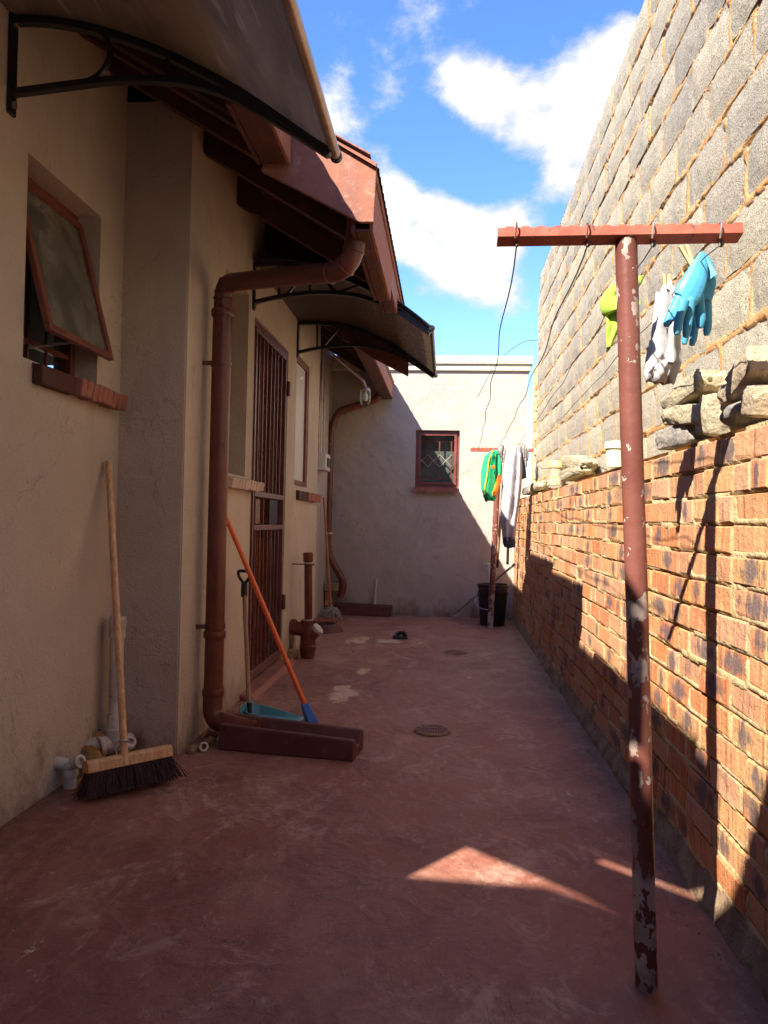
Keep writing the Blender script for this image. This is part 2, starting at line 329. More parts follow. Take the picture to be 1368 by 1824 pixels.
def m_pole():
    m = M_('peeling_red_oxide_paint'); z = m.xyz()['Z']
    c = m.mix(m.rng(m.noise(4, 5, .6), .3, .7), (.125, .038, .028), (.185, .066, .050))
    n = m.math('ADD', m.math('MULTIPLY', m.noise(23, 5, .6, .3, st=(1, 1, .6), off=(2, 6, 0)), .8), m.math('MULTIPLY', m.noise(60, 3, .6), .2))
    zone = m.math('ADD', m.rng(m.math('ABSOLUTE', m.math('SUBTRACT', z, .78)), 0, .42, .09, 0), m.rng(m.math('ABSOLUTE', m.math('SUBTRACT', z, 1.66)), 0, .3, .05, 0))
    zone = m.math('ADD', zone, m.rng(z, .5, .1, 0, .14))
    p = m.rng(m.math('ADD', n, zone), .588, .600)
    c = m.mix(p, c, m.mix(m.rng(m.noise(9, 3, .6), .4, .6), (.46, .35, .29), (.30, .22, .185)))
    m.bump(p, -.0015); m.bump(m.noise(40, 5, .6), .0015)
    return m.set(c, m.rng(p, 0, 1, .38, .8), .4)
MAT['pole'] = m_pole()
def m_bar():
    m = M_('red_painted_angle_iron')
    n = m.noise(14, 6, .7)
    c = m.mix(m.rng(n, .3, .7), (.27, .055, .03), (.36, .10, .06)); c = m.mix(m.rng(m.noise(22, 6, .7, off=(4, 4, 4)), .56, .66), c, (.09, .04, .03))
    m.bump(n, .003); return m.set(c, .6, .3)
MAT['bar'] = m_bar()

def m_glass(name, tint, rough=.08, frost=0., dust=.3, dcol=(.3, .28, .24)):
    m = M_(name); m.b.inputs['Transmission Weight'].default_value = 0
    n = m.noise(4, 6, .65, .3); c = m.mix(m.math('MULTIPLY', m.rng(n, .35, .75), dust), tint, dcol)
    m.bump(m.noise(7, 2, .5), .0015); m.b.inputs['Coat Weight'].default_value = 1; m.b.inputs['Coat Roughness'].default_value = .04
    return m.set(c, m.rng(n, .3, .7, rough, rough*2.2), .6)
MAT['glass'] = m_glass('dusty_window_glass', (.06, .06, .045), .12, 0, .65)
MAT['frosted'] = m_glass('white_obscured_glass', (.86, .86, .80), .3, 0, .1, (.5, .5, .4))
def m_glass2():
    m = M_('clear_pane'); tr = m.t.nodes.new('ShaderNodeBsdfTransparent'); tr.inputs[0].default_value = (.85, .88, .86, 1)
    gl = m.t.nodes.new('ShaderNodeBsdfGlossy'); gl.inputs['Roughness'].default_value = .03
    mxx = m.t.nodes.new('ShaderNodeMixShader'); fr = m.t.nodes.new('ShaderNodeLayerWeight'); fr.inputs[0].default_value = .5
    m.t.links.new(m.math('ADD', m.math('MULTIPLY', m.math('POWER', fr.outputs['Facing'], 3), .6), .05), mxx.inputs[0]); m.t.links.new(tr.outputs[0], mxx.inputs[1]); m.t.links.new(gl.outputs[0], mxx.inputs[2])
    m.t.links.new(mxx.outputs[0], m.out.inputs[0]); return m.m
MAT['clear'] = m_glass2()

def m_poly(name, tint, tr_amt, spots):
    m = M_(name); z = m.xyz()
    dirt = m.rng(m.noise(3.2, 6, .7, .4, st=(1, .5, 1)), .38, .65)
    c = m.mix(dirt, tint, (.22, .15, .105) if spots else (.62, .53, .44))
    if spots:
        sp = m.noise(55, 3, .6, st=(.7, 1.5, .7)); sm = m.rng(z['X'], -.75, -.45)
        c = m.mix(m.math('MULTIPLY', m.rng(sp, .53, .60), m.math('MULTIPLY', sm, .9)), c, (.75, .62, .48))
    else:
        # water runs dried on the sheet
        runs = m.math('MULTIPLY', m.rng(m.noise(22, 3, .6, .2, st=(1, .10, 1)), .60, .66), m.rng(m.noise(5, 3, .5, off=(3, 0, 0)), .4, .6))
        c = m.mix(m.math('MULTIPLY', runs, .9), c, (.85, .76, .66))
        m.bump(m.noise(22, 3, .6, .2, st=(1, .10, 1)), .004)
    rib = m.wave(28 if not spots else 34, (1, 0, 0), 0, 0, 'X')
    m.bump(rib, .0035)
    tl = m.t.nodes.new('ShaderNodeBsdfTranslucent'); m.lk(m.mix(.5, c, (.5, .40, .30)), tl.inputs[0])
    tp = m.t.nodes.new('ShaderNodeBsdfTransparent'); tp.inputs[0].default_value = (.42, .36, .30, 1)
    m1 = m.t.nodes.new('ShaderNodeMixShader'); m1.inputs[0].default_value = .5; m.t.links.new(m.b.outputs[0], m1.inputs[1]); m.t.links.new(tl.outputs[0], m1.inputs[2])
    m2 = m.t.nodes.new('ShaderNodeMixShader'); m2.inputs[0].default_value = tr_amt; m.t.links.new(m1.outputs[0], m2.inputs[1]); m.t.links.new(tp.outputs[0], m2.inputs[2])
    m.t.links.new(m2.outputs[0], m.out.inputs[0])
    m.set(c, .35, .5); return m.m
MAT['poly1'] = m_poly('bronze_multiwall_sheet', (.36, .29, .23), .08, False)
MAT['poly2'] = m_poly('speckled_bronze_sheet', (.14, .095, .065), .06, True)

# ------------------------------------------------------------------ object helpers
WM = {}
def meta(o, label=None, cat=None, group=None, kind=None):
    if label: o['label'] = label
    if cat: o['category'] = cat
    if group: o['group'] = group
    if kind: o['kind'] = kind
    return o
def link(o, parent=None, world=None):
    COL.objects.link(o)
    world = world or Matrix.Identity(4)
    o.matrix_world = world
    if parent is not None:
        o.parent = parent; o.matrix_parent_inverse = WM[parent.name].inverted()
        o.matrix_basis = world
    WM[o.name] = world
    return o
def thing(name, label, cat, loc=(0, 0, 0), group=None):
    o = bpy.data.objects.new(name, None); o.empty_display_size = .1
    link(o, None, Matrix.Translation(Vector(loc))); return meta(o, label, cat, group)
class MB:
    def __init__(s): s.v = []; s.f = []; s.uv = {}; s.rnd = []; s.cur = 0.
    def add(s, vs, fs, uvs=None):
        b = len(s.v); s.v += [tuple(q) for q in vs]
        for i, f in enumerate(fs):
            if uvs: s.uv[len(s.f)] = uvs[i]
            s.f.append([b+k for k in f]); s.rnd.append(s.cur)
        return s
    def box(s, x0, y0, z0, x1, y1, z1, mtx=None, j=0, bev=0):
        vs = [(x, y, z) for x in (x0, x1) for y in (y0, y1) for z in (z0, z1)]
        fs = [(0, 1, 3, 2), (4, 6, 7, 5), (0, 4, 5, 1), (2, 3, 7, 6), (0, 2, 6, 4), (1, 5, 7, 3)]
        if j: vs = [(a+random.uniform(-j, j), b+random.uniform(-j, j), c+random.uniform(-j, j)) for a, b, c in vs]
        if mtx: vs = [mtx @ Vector(q) for q in vs]
        return s.add(vs, fs)
    def bar(s, p, q, w, h, up=(0, 0, 1)):
        p = Vector(p); q = Vector(q); d = (q-p); L = d.length; d.normalize(); up = Vector(up)
        sx = d.cross(up).normalized(); uz = sx.cross(d).normalized()
        m = Matrix((sx, d, uz)).transposed().to_4x4(); m.translation = p
        return s.box(-w/2, 0, -h/2, w/2, L, h/2, m)
    def tube(s, pts, r, n=12, cap=True, flat=1.0, up=None, wob=0):
        pts = [Vector(p) for p in pts]; rs = r if isinstance(r, (list, tuple)) else [r]*len(pts)
        t0 = (pts[1]-pts[0]).normalized(); u = Vector(up) if up else t0.orthogonal(); u = (u-t0*u.dot(t0)).normalized()
        rings = []
        for i, p in enumerate(pts):
            t = ((pts[i+1] if i < len(pts)-1 else pts[i])-(pts[i-1] if i else pts[i])).normalized()
            u = (u-t*u.dot(t)).normalized(); w = t.cross(u)
            rings.append([p+(u*cos(2*pi*k/n)+w*sin(2*pi*k/n)*flat)*rs[i]*(1+wob*noise.noise(Vector((k*1.3, i*.7, p.z*5)))) for k in range(n)])
        vs = [q for rg in rings for q in rg]; fs = []
        for i in range(len(pts)-1):
            for k in range(n): fs.append((i*n+k, i*n+(k+1) % n, (i+1)*n+(k+1) % n, (i+1)*n+k))
        if cap: fs.append(tuple(range(n))[::-1]); fs.append(tuple((len(pts)-1)*n+k for k in range(n)))
        return s.add(vs, fs)
    def lathe(s, c, prof, n=24, axis=None):
        c = Vector(c); vs = []
        q = Vector(axis).to_track_quat('Z', 'Y') if axis else None
        for r, h in prof:
            for k in range(n):
                v = Vector((r*cos(2*pi*k/n), r*sin(2*pi*k/n), h)); v = q @ v if q else v; vs.append(c+v)
        fs = [(i*n+k, i*n+(k+1) % n, (i+1)*n+(k+1) % n, (i+1)*n+k) for i in range(len(prof)-1) for k in range(n)]
        return s.add(vs, fs)
    def prism(s, poly, ax, a, b):
        n = len(poly)
        def mk(p, v): return (v, p[0], p[1]) if ax == 0 else (p[0], v, p[1]) if ax == 1 else (p[0], p[1], v)
        vs = [mk(p, a) for p in poly]+[mk(p, b) for p in poly]
        fs = [tuple(range(n))[::-1], tuple(range(n, 2*n))]+[(i, (i+1) % n, n+(i+1) % n, n+i) for i in range(n)]
        return s.add(vs, fs)
    def mesh(s, name, mat, smooth=False, sharp=None):
        me = bpy.data.meshes.new(name); me.from_pydata(s.v, [], s.f)
        if s.uv:
            ul = me.uv_layers.new(name='UVMap')
            for p in me.polygons:
                if p.index in s.uv:
                    for li, q in zip(p.loop_indices, s.uv[p.index]): ul.data[li].uv = q
        if any(s.rnd):
            at = me.attributes.new('rnd', 'FLOAT', 'FACE'); at.data.foreach_set('value', s.rnd)
        for mm in (mat if isinstance(mat, list) else [mat]): me.materials.append(mm)
        bm = bmesh.new(); bm.from_mesh(me); bmesh.ops.recalc_face_normals(bm, faces=bm.faces); bm.to_mesh(me); bm.free()
        if smooth:
            me.polygons.foreach_set('use_smooth', [True]*len(me.polygons))
            if sharp is None or sharp: me.set_sharp_from_angle(angle=rad(sharp or 40))
        me.update(); return me
    def build(s, name, mat, parent=None, smooth=False, bevel=0, seg=2, label=None, kind=None, sharp=None):
        if isinstance(mat, str): mat = MAT[mat]
        o = bpy.data.objects.new(name, s.mesh(name, mat, smooth, sharp)); link(o, parent)
        if bevel:
            b = o.modifiers.new('bevel', 'BEVEL'); b.width = bevel; b.segments = seg; b.limit_method = 'ANGLE'; b.angle_limit = rad(35)
        meta(o, label, None, None, kind); return o
def tube(name, pts, r, mat, parent, n=12, **k): return MB().tube(pts, r, n).build(name, mat, parent, smooth=True, **k)
def arc(p0, p1, p2, n=8):
    p0, p1, p2 = map(Vector, (p0, p1, p2)); return [p0*(1-t)**2+p1*2*t*(1-t)+p2*t*t for t in [i/n for i in range(n+1)]]
def spline(pts, n=8):
    pts = [Vector(p) for p in pts]; P = [pts[0]*2-pts[1]]+pts+[pts[-1]*2-pts[-2]]; out = []
    for i in range(1, len(P)-2):
        for k in range(n):
            t = k/n; a, b, c, d = P[i-1:i+3]
            out.append(.5*((2*b)+(c-a)*t+(2*a-5*b+4*c-d)*t*t+(3*b-a-3*c+d)*t**3))
    out.append(pts[-1]); return out
def path(pts, r, n=6):        # polyline with rounded corners of radius r
    pts = [Vector(p) for p in pts]; out = [pts[0]]
    for i in range(1, len(pts)-1):
        a = (pts[i-1]-pts[i]); b = (pts[i+1]-pts[i]); ra = min(r, a.length*.49, b.length*.49)
        out += arc(pts[i]+a.normalized()*ra, pts[i], pts[i]+b.normalized()*ra, n)
    return out+[pts[-1]]
def wall_x(x, y0, y1, z0, z1, holes, thick, side=-1):
    """wall whose visible face is the plane x; holes = (ya, yb, za, zb)"""
    ys = sorted({y0, y1, *[h[0] for h in holes], *[h[1] for h in holes]}); zs = sorted({z0, z1, *[h[2] for h in holes], *[h[3] for h in holes]})
    mb = MB(); xb = x+side*thick
    hole = lambda i, j: not (0 <= i < len(ys)-1 and 0 <= j < len(zs)-1) or any(h[0] <= (ys[i]+ys[i+1])/2 <= h[1] and h[2] <= (zs[j]+zs[j+1])/2 <= h[3] for h in holes)
    for i in range(len(ys)-1):
        for j in range(len(zs)-1):
            if hole(i, j): continue
            a, b, c, d = ys[i], ys[i+1], zs[j], zs[j+1]
            for xx in (x, xb): mb.add([(xx, a, c), (xx, b, c), (xx, b, d), (xx, a, d)], [(0, 1, 2, 3)])
            for (di, dj, q) in ((-1, 0, [(x, a, c), (x, a, d), (xb, a, d), (xb, a, c)]), (1, 0, [(x, b, c), (x, b, d), (xb, b, d), (xb, b, c)]),
                                (0, -1, [(x, a, c), (x, b, c), (xb, b, c), (xb, a, c)]), (0, 1, [(x, a, d), (x, b, d), (xb, b, d), (xb, a, d)])):
                if hole(i+di, j+dj): mb.add(q, [(0, 1, 2, 3)])
    return mb
def weld(o, d=.0004):
    bm = bmesh.new(); bm.from_mesh(o.data); bmesh.ops.remove_doubles(bm, verts=bm.verts, dist=d); bmesh.ops.recalc_face_normals(bm, faces=bm.faces); bm.to_mesh(o.data); bm.free()
    return o
#PART2
# ================================================================== SETTING
XA, XB, XC, XR, XK, YB = -1.53, -1.215, -1.38, .79, .94, 8.72
g = MB().box(-40, -40, -.4, 40, 40, -.03).build('ground', 'soil', kind='structure')
mb = MB(); nx, ny = 60, 190
for j in range(ny+1):
    for i in range(nx+1):
        x = -1.75+i*(2.75/nx); y = -1.2+j*(10.2/ny)
        z = .004*noise.noise(Vector((x*1.2, y*1.2, 0)))+.0025*noise.noise(Vector((x*4, y*4, 3)))
        for px_, py_, rr in ((770, 1300, .22), (810, 1162, .22)):
            c = Z(px_, py_); d = math.hypot(x-c.x, y-c.y)
            if d < .3: z -= .010*(1-d/.3)
        mb.v.append((x, y, z))
for j in range(ny):
    for i in range(nx):
        mb.f.append([j*(nx+1)+i, j*(nx+1)+i+1, (j+1)*(nx+1)+i+1, (j+1)*(nx+1)+i]); mb.rnd.append(0)
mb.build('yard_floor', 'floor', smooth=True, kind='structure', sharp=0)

# ================================================================== HOUSE
house = thing('house', 'long tan plastered house with red-brown eaves along the left of the yard', 'house', (XB, 4.5, 0))
W1 = (2.56, 3.13, 1.66, 2.40); W2 = (3.93, 4.41, 1.345, 2.45); GT = (4.55, 5.55, .03, 2.36); W3 = (5.86, 6.41, 1.37, 2.42)
def roofz(x): return 2.72+.6*(-x-.66)
weld(wall_x(XA, .50, 3.36, 0, roofz(XA)-.02, [W1], .2).build('wall', 'wall', house))
wb = wall_x(XB, 3.36, 6.93, 0, roofz(XB)-.02, [W2, GT, W3], .2)
keep = [i for i, f in enumerate(wb.f) if not all(abs(wb.v[k][1]-3.36) < 1e-4 for k in f)]
wb.f = [wb.f[i] for i in keep]; wb.rnd = [0]*len(wb.f); zc = sorted({v[2] for v in wb.v if abs(v[1]-3.36) < 1e-4})
for za, zb_ in zip(zc[:-1], zc[1:]): wb.add([(XB, 3.36, za), (XB, 3.36, zb_), (XA-.15, 3.36, zb_), (XA-.15, 3.36, za)], [(0, 1, 2, 3)])
o = wb.build('wall', 'wall', house, label='projecting plastered wall with the gated door')
weld(o); bm = bmesh.new(); bm.from_mesh(o.data)
es = [e for e in bm.edges if all(abs(v.co.x-XB) < .001 and abs(v.co.y-3.36) < .001 for v in e.verts)]
bmesh.ops.bevel(bm, geom=es, offset=.006, segments=2, affect='EDGES'); bm.to_mesh(o.data); bm.free()
wc = wall_x(XC, 6.93, YB-.002, 0, roofz(XC)-.02, [], .2); wc.build('wall', 'wall2', house, label='recessed wall next to the far building')
MB().box(-5, .51, 0, XA-.001, .7, 3.2).build('wall', 'wall', house, label='end wall')
MB().box(-5.2, .51, 0, -5, YB-.01, 4.7).build('wall', 'wall', house, label='rear wall')
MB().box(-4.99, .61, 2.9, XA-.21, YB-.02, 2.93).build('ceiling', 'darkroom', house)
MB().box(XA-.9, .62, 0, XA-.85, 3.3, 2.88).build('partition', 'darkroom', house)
# roof: main eave at x=-.66, the projecting part over the door at x=-.325
def roof_slab(y0, y1, xe, name='roof'):
    mb = MB(); n = int((y1-y0)/.038); vs = []
    for k in range(n+1):
        y = y0+(y1-y0)*k/n; w = .009*sin(2*pi*y/.076)
        for x in (xe, -5.3): vs.append((x, y, roofz(x)+.012+w))
        for x in (xe, -5.3): vs.append((x, y, roofz(x)+.010+w))
    fs = []
    for k in range(n):
        a = 4*k; fs += [(a, a+1, a+5, a+4), (a+2, a+6, a+7, a+3), (a, a+4, a+6, a+2)]
    mb.add(vs, fs); return mb.build(name, 'sheet', house)
Y1, Y2 = 2.98, 5.93
roof_slab(.38, Y1-.01, -.64); roof_slab(Y1-.03, Y2, -.30); roof_slab(Y2+.01, YB-.01, -.64)
def rafter(y, xe, mat='timber_d', x1=-2.6, dy=.05, dz=.15, top=.03):
    mb = MB(); P = [(xe, roofz(xe)-top), (xe, roofz(xe)-top-dz*.75), (xe-.06, roofz(xe-.06)-top-dz), (x1, roofz(x1)-top-dz), (x1, roofz(x1)-top)]
    mb.prism(P, 1, y, y+dy); return mb.build('rafter', mat, house, bevel=.003)
for y in (.55, 1.35, 2.15, 2.80): rafter(y, -.72 if y > 2.5 else -1.2)
for y in (3.14, 3.52, 4.10, 4.75, 5.45): rafter(y, -.42 if y < 4.4 else -.85, 'timber' if y < 4 else 'timber_d')
for y in (6.3, 7.1, 7.9): rafter(y, -.72)
def purlin(x, y0, y1): return MB().box(x-.03, y0, roofz(x)-.045, x+.03, y1, roofz(x)-.006).build('purlin', 'timber', house)
for x in (-1.15, -1.75): purlin(x, .42, Y1-.04); purlin(x, Y2+.03, YB-.03)
for x in (-.62, -1.02, -1.45): purlin(x, Y1+.03, Y2-.03)
# boxed eaves: outer board, lip and gutter floor
def eave(xe, y0, y1, drop, joints=(), gw=.115):
    zt = roofz(xe)+.0
    ys = [y0]+list(joints)+[y1]
    for a, b in zip(ys[:-1], ys[1:]):
        MB().box(xe-.016, a+.002, zt-drop, xe, b-.002, zt-.028).build('fascia_board', 'fascia', house, bevel=.003)
    MB().box(xe-.020, y0, zt-.026, xe+.010, y1, zt+.004).build('gutter_lip', 'fascia', house, bevel=.005, seg=3)
    MB().box(xe-gw, y0+.003, zt-drop-.002, xe-.018, y1-.003, zt-drop+.012).build('gutter_floor', 'timber', house, bevel=.003)
    MB().box(xe-gw-.02, y0+.003, zt-drop-.002, xe-gw-.003, y1-.003, zt-.03).build('gutter_back', 'timber', house)
eave(-.655, 2.50, Y1-.035, .19); eave(-.655, .42, 2.495, .085, (), .03); eave(-.320, Y1+.012, 3.95, .245, (3.6,), .07); eave(-.320, 3.955, 4.46, .17, (), .07); eave(-.320, 4.465, Y2, .055, (), .03); eave(-.655, Y2+.01, YB-.01, .19, (7.3,))
# barge boards (the big lit one closes the projecting roof)
def barge(y, pts, name='barge_board', mat='fascia', th=.022, **k): return MB().prism(pts, 1, y, y+th).build(name, mat, house, bevel=.0025, **k)
a = Y(641, 396, Y1-.012); b = Y(465, 304, Y1-.012); c = Y(512, 222, Y1-.012); d = Y(651, 292, Y1-.012)
barge(Y1-.015, [(-.316, a.z), (a.x, a.z), (b.x, b.z), (b.x+.05, b.z+.17), (c.x-.12, roofz(c.x-.12)+.02), (-.308, roofz(-.308)+.028)], label='broad weathered barge board, half in sun')
MB().prism([(d.x+.02, roofz(d.x)+.026), (c.x-.1, roofz(c.x-.1)+.022), (c.x-.1, roofz(c.x-.1)+.028), (d.x+.02, roofz(d.x)+.032)], 1, Y1-.03, Y1+.02).build('barge_flashing', 'fascia', house)
barge(Y2-.02, [(-.325, 2.25), (-.62, 2.40), (-1.2, roofz(-1.2)-.28), (-1.2, roofz(-1.2)), (-.325, roofz(-.325))], mat='timber')
def barge_shade_strip(o0, o1, x1=-5.2):     # strip between two offsets; added out of view to shape sun on the floor
    e = lambda x: 2.295+.652*(-x-.877)
    barge(.37, [(-.66, e(-.66)+o0), (x1, e(x1)+o0), (x1, e(x1)+o1), (-.66, e(-.66)+o1)], label='end barge board, deepened and slotted out of view to shape the floor light')
barge_shade_strip(0, .225); barge_shade_strip(.262, .285); barge_shade_strip(.300, .56)
e_ = lambda x: 2.295+.652*(-x-.877)
for xa_, xb_, o0_, o1_ in ((-1.16, -5.2, .2255, .2615), (-1.28, -5.2, .2855, .2995), (-.66, -.93, .2855, .2995)):
    barge(.372, [(xa_, e_(xa_)+o0_), (xb_, e_(xb_)+o0_), (xb_, e_(xb_)+o1_), (xa_, e_(xa_)+o1_)], 'slot_filler', th=.018)  # added fillers closing parts of the slots to trim the sun streaks
# stepped timbers in the roof angle above the column
MB().prism([(-.70, roofz(-.7)-.04), (-.70, roofz(-.7)-.19), (-1.9, roofz(-1.9)-.19), (-1.9, roofz(-1.9)-.04)], 1, Y1-.10, Y1-.06).build('rafter', 'timber', house, bevel=.004)
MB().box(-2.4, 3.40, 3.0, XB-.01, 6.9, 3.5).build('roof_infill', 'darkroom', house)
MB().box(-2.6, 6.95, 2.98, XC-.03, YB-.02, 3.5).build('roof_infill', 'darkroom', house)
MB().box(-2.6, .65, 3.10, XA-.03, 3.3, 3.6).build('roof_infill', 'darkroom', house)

# windows ---------------------------------------------------------
def rect_frame(mb, x0, x1, ya, yb, za, zb, w):
    mb.box(x0, ya, za, x1, yb, za+w); mb.box(x0, ya, zb-w, x1, yb, zb); mb.box(x0, ya, za+w, x1, ya+w, zb-w); mb.box(x0, yb-w, za+w, x1, yb, zb-w); return mb
w1 = rect_frame(MB(), XA-.15, XA-.10, W1[0]+.002, W1[1]-.002, W1[2]+.002, W1[3]-.002, .035)
w1.box(XA-.14, W1[0]+.037, W1[2]+.10, XA-.11, W1[1]-.037, W1[2]+.125)
w1 = w1.build('window', 'frame', house, bevel=.004, label='top-hung window standing open')
hz, hx = W1[3]-.045, XA-.085; bx, bz = XA+.075, 1.765
def sp(s, t, off=0):          # point on the open sash: s along Y 0..1, t from hinge 0 to foot 1
    yy = W1[0]+.03+(W1[1]-W1[0]-.05)*s; dx, dz = bx-hx, bz-hz; L = math.hypot(dx, dz)
    return Vector((hx+dx*t-dz/L*off, yy, hz+dz*t+dx/L*off))
mb = MB()
def sbar(s0, t0, s1, t1, th=.024):
    vs = [sp(s, t, o) for o in (-th/2, th/2) for s, t in ((s0, t0), (s1, t0), (s1, t1), (s0, t1))]
    mb.add(vs, [(0, 3, 2, 1), (4, 5, 6, 7), (0, 1, 5, 4), (1, 2, 6, 5), (2, 3, 7, 6), (3, 0, 4, 7)])
sbar(0, 0, 1, .05); sbar(0, .955, 1, 1.0); sbar(0, .05, .06, .955); sbar(.93, .05, 1, .955)
mb.build('sash', 'frame', w1, bevel=.003)
mb = MB(); vs = [sp(s, t, o) for o in (-.002, .002) for s, t in ((.055, .045), (.935, .045), (.935, .96), (.055, .96))]
mb.add(vs, [(0, 3, 2, 1), (4, 5, 6, 7), (0, 1, 5, 4), (1, 2, 6, 5), (2, 3, 7, 6), (3, 0, 4, 7)]); mb.build('pane', 'glass', w1)
MB().bar((XA-.12, 2.80, W1[2]+.09), sp(.5, .96, -.02), .012, .006).build('stay', 'steel', w1)
mb = MB()
for yy in (2.66, 2.80, 2.94): mb.box(XA-.135, yy, W1[2]+.037, XA-.125, yy+.01, W1[3]-.04)
mb.build('burglar_bar', 'frame', w1)
MB().box(XA-.8, 2.7, 1.5, XA-.35, 3.1, 1.67).build('counter', 'white', w1)
MB().box(XA-.33, 2.86, 1.62, XA-.25, 3.05, 1.70).build('green_box', 'green', w1, bevel=.01)
def sill(x, y0, y1, z, n, mat, out=.075, label=None, h=.07, board=None):
    root = MB().box(x-.10, y0, z-.02, x+.01, y1, z-.002).build('window_sill', 'oxide', house, label=label)
    if board: MB().box(x, board[0], z-h-.01, x+out*.55, board[1], z-.005).build('sill_board', 'timber_d', root, bevel=.006)
    L = (y1-(board[1] if board else y0))/n; b0 = board[1] if board else y0; me = None
    for k in range(n):
        m2 = MB().box(-.05, 0, -h, out, L*.90, 0, j=.003)
        o = bpy.data.objects.new('brick', m2.mesh('brick', MAT[mat])); link(o, root, Matrix.Translation((x, b0+k*L, z-.008*random.random())) @ Matrix.Rotation(rad(8), 4, 'Y'))
        bv = o.modifiers.new('bevel', 'BEVEL'); bv.width = .006; bv.segments = 2
    return root
sill(XA, 2.62, 3.29, 1.655, 9, 'sillbrick', board=(2.62, 2.87), label='brick sill under the open window')
# window behind the down pipe
w2 = rect_frame(MB(), XB-.15, XB-.11, W2[0]+.002, W2[1]-.002, W2[2]+.002, W2[3]-.002, .04).build('window', 'frame', house, bevel=.004, label='narrow deep-set window behind the down pipe')
MB().box(XB-.135, W2[0]+.042, W2[2]+.042, XB-.130, W2[1]-.042, W2[3]-.042).build('pane', 'glass', w2)
sill(XB, 3.98, 4.68, 1.335, 11, 'sillpale', out=.06, h=.06, label='sill of pale painted bricks')
w3 = rect_frame(MB(), XB-.045, XB-.008, W3[0]+.002, W3[1]-.002, W3[2]+.002, W3[3]-.002, .045).build('window', 'frame', house, bevel=.004, label='window of white obscured glass')
MB().box(XB-.035, W3[0]+.047, W3[2]+.047, XB-.028, W3[1]-.047, W3[3]-.047).build('pane', 'frosted', w3)
sill(XB, 5.95, 6.95, 1.335, 10, 'sillbrick', out=.045, h=.07, board=(5.95, 6.3), label='red brick sill under the white window')
MB().box(XB-.19, W2[0], W2[2], XB-.165, W2[1], W2[3]).build('window_backing', 'darkroom', house)  # near-black backing sheet behind the pane

# door and security gate --------------------------------------------
door = MB().box(XB-.19, GT[0]+.06, GT[2]+.05, XB-.16, GT[1]-.06, GT[3]-.05).build('door', 'doorwood', house, label='varnished timber door behind the gate')
for k in range(5): MB().box(XB-.158, GT[0]+.10+k*.165, GT[2]+.12, XB-.146, GT[0]+.23+k*.165, .95).build('panel', 'doorwood', door, bevel=.008)
for k in range(5): MB().box(XB-.158, GT[0]+.10+k*.165, 1.02, XB-.146, GT[0]+.23+k*.165, GT[3]-.12).build('panel', 'doorwood', door, bevel=.008)
rect_frame(MB(), XB-.20, XB-.10, GT[0]+.002, GT[1]-.002, GT[2]+.002, GT[3]-.002, .055).build('door_frame', 'doorwood', house, bevel=.004)
MB().prism([(XB-.2, 0), (XB+.10, 0), (XB+.07, .035), (XB-.2, .045)], 1, GT[0]-.14, GT[1]+.12).build('threshold', 'sillbrick', house, bevel=.01)
gate = rect_frame(MB(), XB-.045, XB-.005, GT[0]+.01, GT[1]-.01, GT[2]+.03, GT[3]-.01, .035).build('security_gate', 'gate', house, bevel=.003, label='steel security gate with vertical bars')
mb = MB(); rect_frame(mb, XB-.035, XB+.004, GT[0]+.05, GT[1]-.05, GT[2]+.07, GT[3]-.05, .028); mb.build('leaf_frame', 'gate', gate, bevel=.003)
for z in (1.02, 1.235): MB().box(XB-.03, GT[0]+.08, z, XB+.008, GT[1]-.08, z+.035).build('rail', 'gate', gate, bevel=.003)
barm = {}
for z0, z1, n in ((GT[2]+.10, 1.02, 7), (1.27, GT[3]-.078, 7)):
    me = MB().box(-.006, -.0065, 0, .006, .0065, z1-z0).mesh('bar', MAT['gate'])
    for k in range(n):
        o = bpy.data.objects.new('bar', me); link(o, gate, Matrix.Translation((XB-.012, GT[0]+.08+(GT[1]-GT[0]-.16)*(k+.9)/(n+.8), z0)) @ Matrix.Rotation(rad(random.uniform(-.4, .4)), 4, 'X'))
MB().box(XB-.012, GT[0]+.34, 1.055, XB, GT[0]+.352, 1.235).build('bar', 'gate', gate)
MB().box(XB-.03, GT[0]+.085, 1.06, XB+.012, GT[0]+.20, 1.22).build('lock_box', 'gate', gate, bevel=.004)
MB().box(XB-.02, GT[0]+.55, 1.06, XB-.01, GT[0]+.80, 1.23).build('lock_plate', 'darkglass', gate)
for z in (.42, 2.02): MB().tube([(XB+.012, GT[1]-.028, z), (XB+.012, GT[1]-.028, z+.11)], .015, 10).build('hinge', 'gate', gate, smooth=True)

# ================================================================== FAR BUILDING
bb = thing('back_building', 'greige building with cream cornice closing the far end of the yard', 'building', (-.2, YB, 0))
bw = (-.375, .135, 1.50, 2.17)
m0 = wall_x(0, -4.2, .905, 0, 2.862, [bw], .2, 1)
m0.v = [(y, YB+x, z) for x, y, z in m0.v]; weld(m0.build('wall', 'wall2', bb))
MB().box(.70, YB+.2, 0, .9045, YB+5, 2.86).build('wall', 'wall2', bb, label='side wall')
MB().box(-4.2, YB-.03, 2.863, .935, YB+.25, 2.935).build('cornice', 'cream', bb, bevel=.008)
MB().box(-4.2, YB-.055, 2.9355, .96, YB+.25, 3.03).build('cornice', 'cream', bb, bevel=.012, label='projecting upper cornice band')
MB().box(-4.2, YB+.25, 2.6, .69, YB+5, 2.84).build('roof', 'sheet', bb)
MB().box(-4, YB+1.2, 0, .69, YB+1.25, 2.5).build('partition', 'darkroom', bb)
wf = MB()
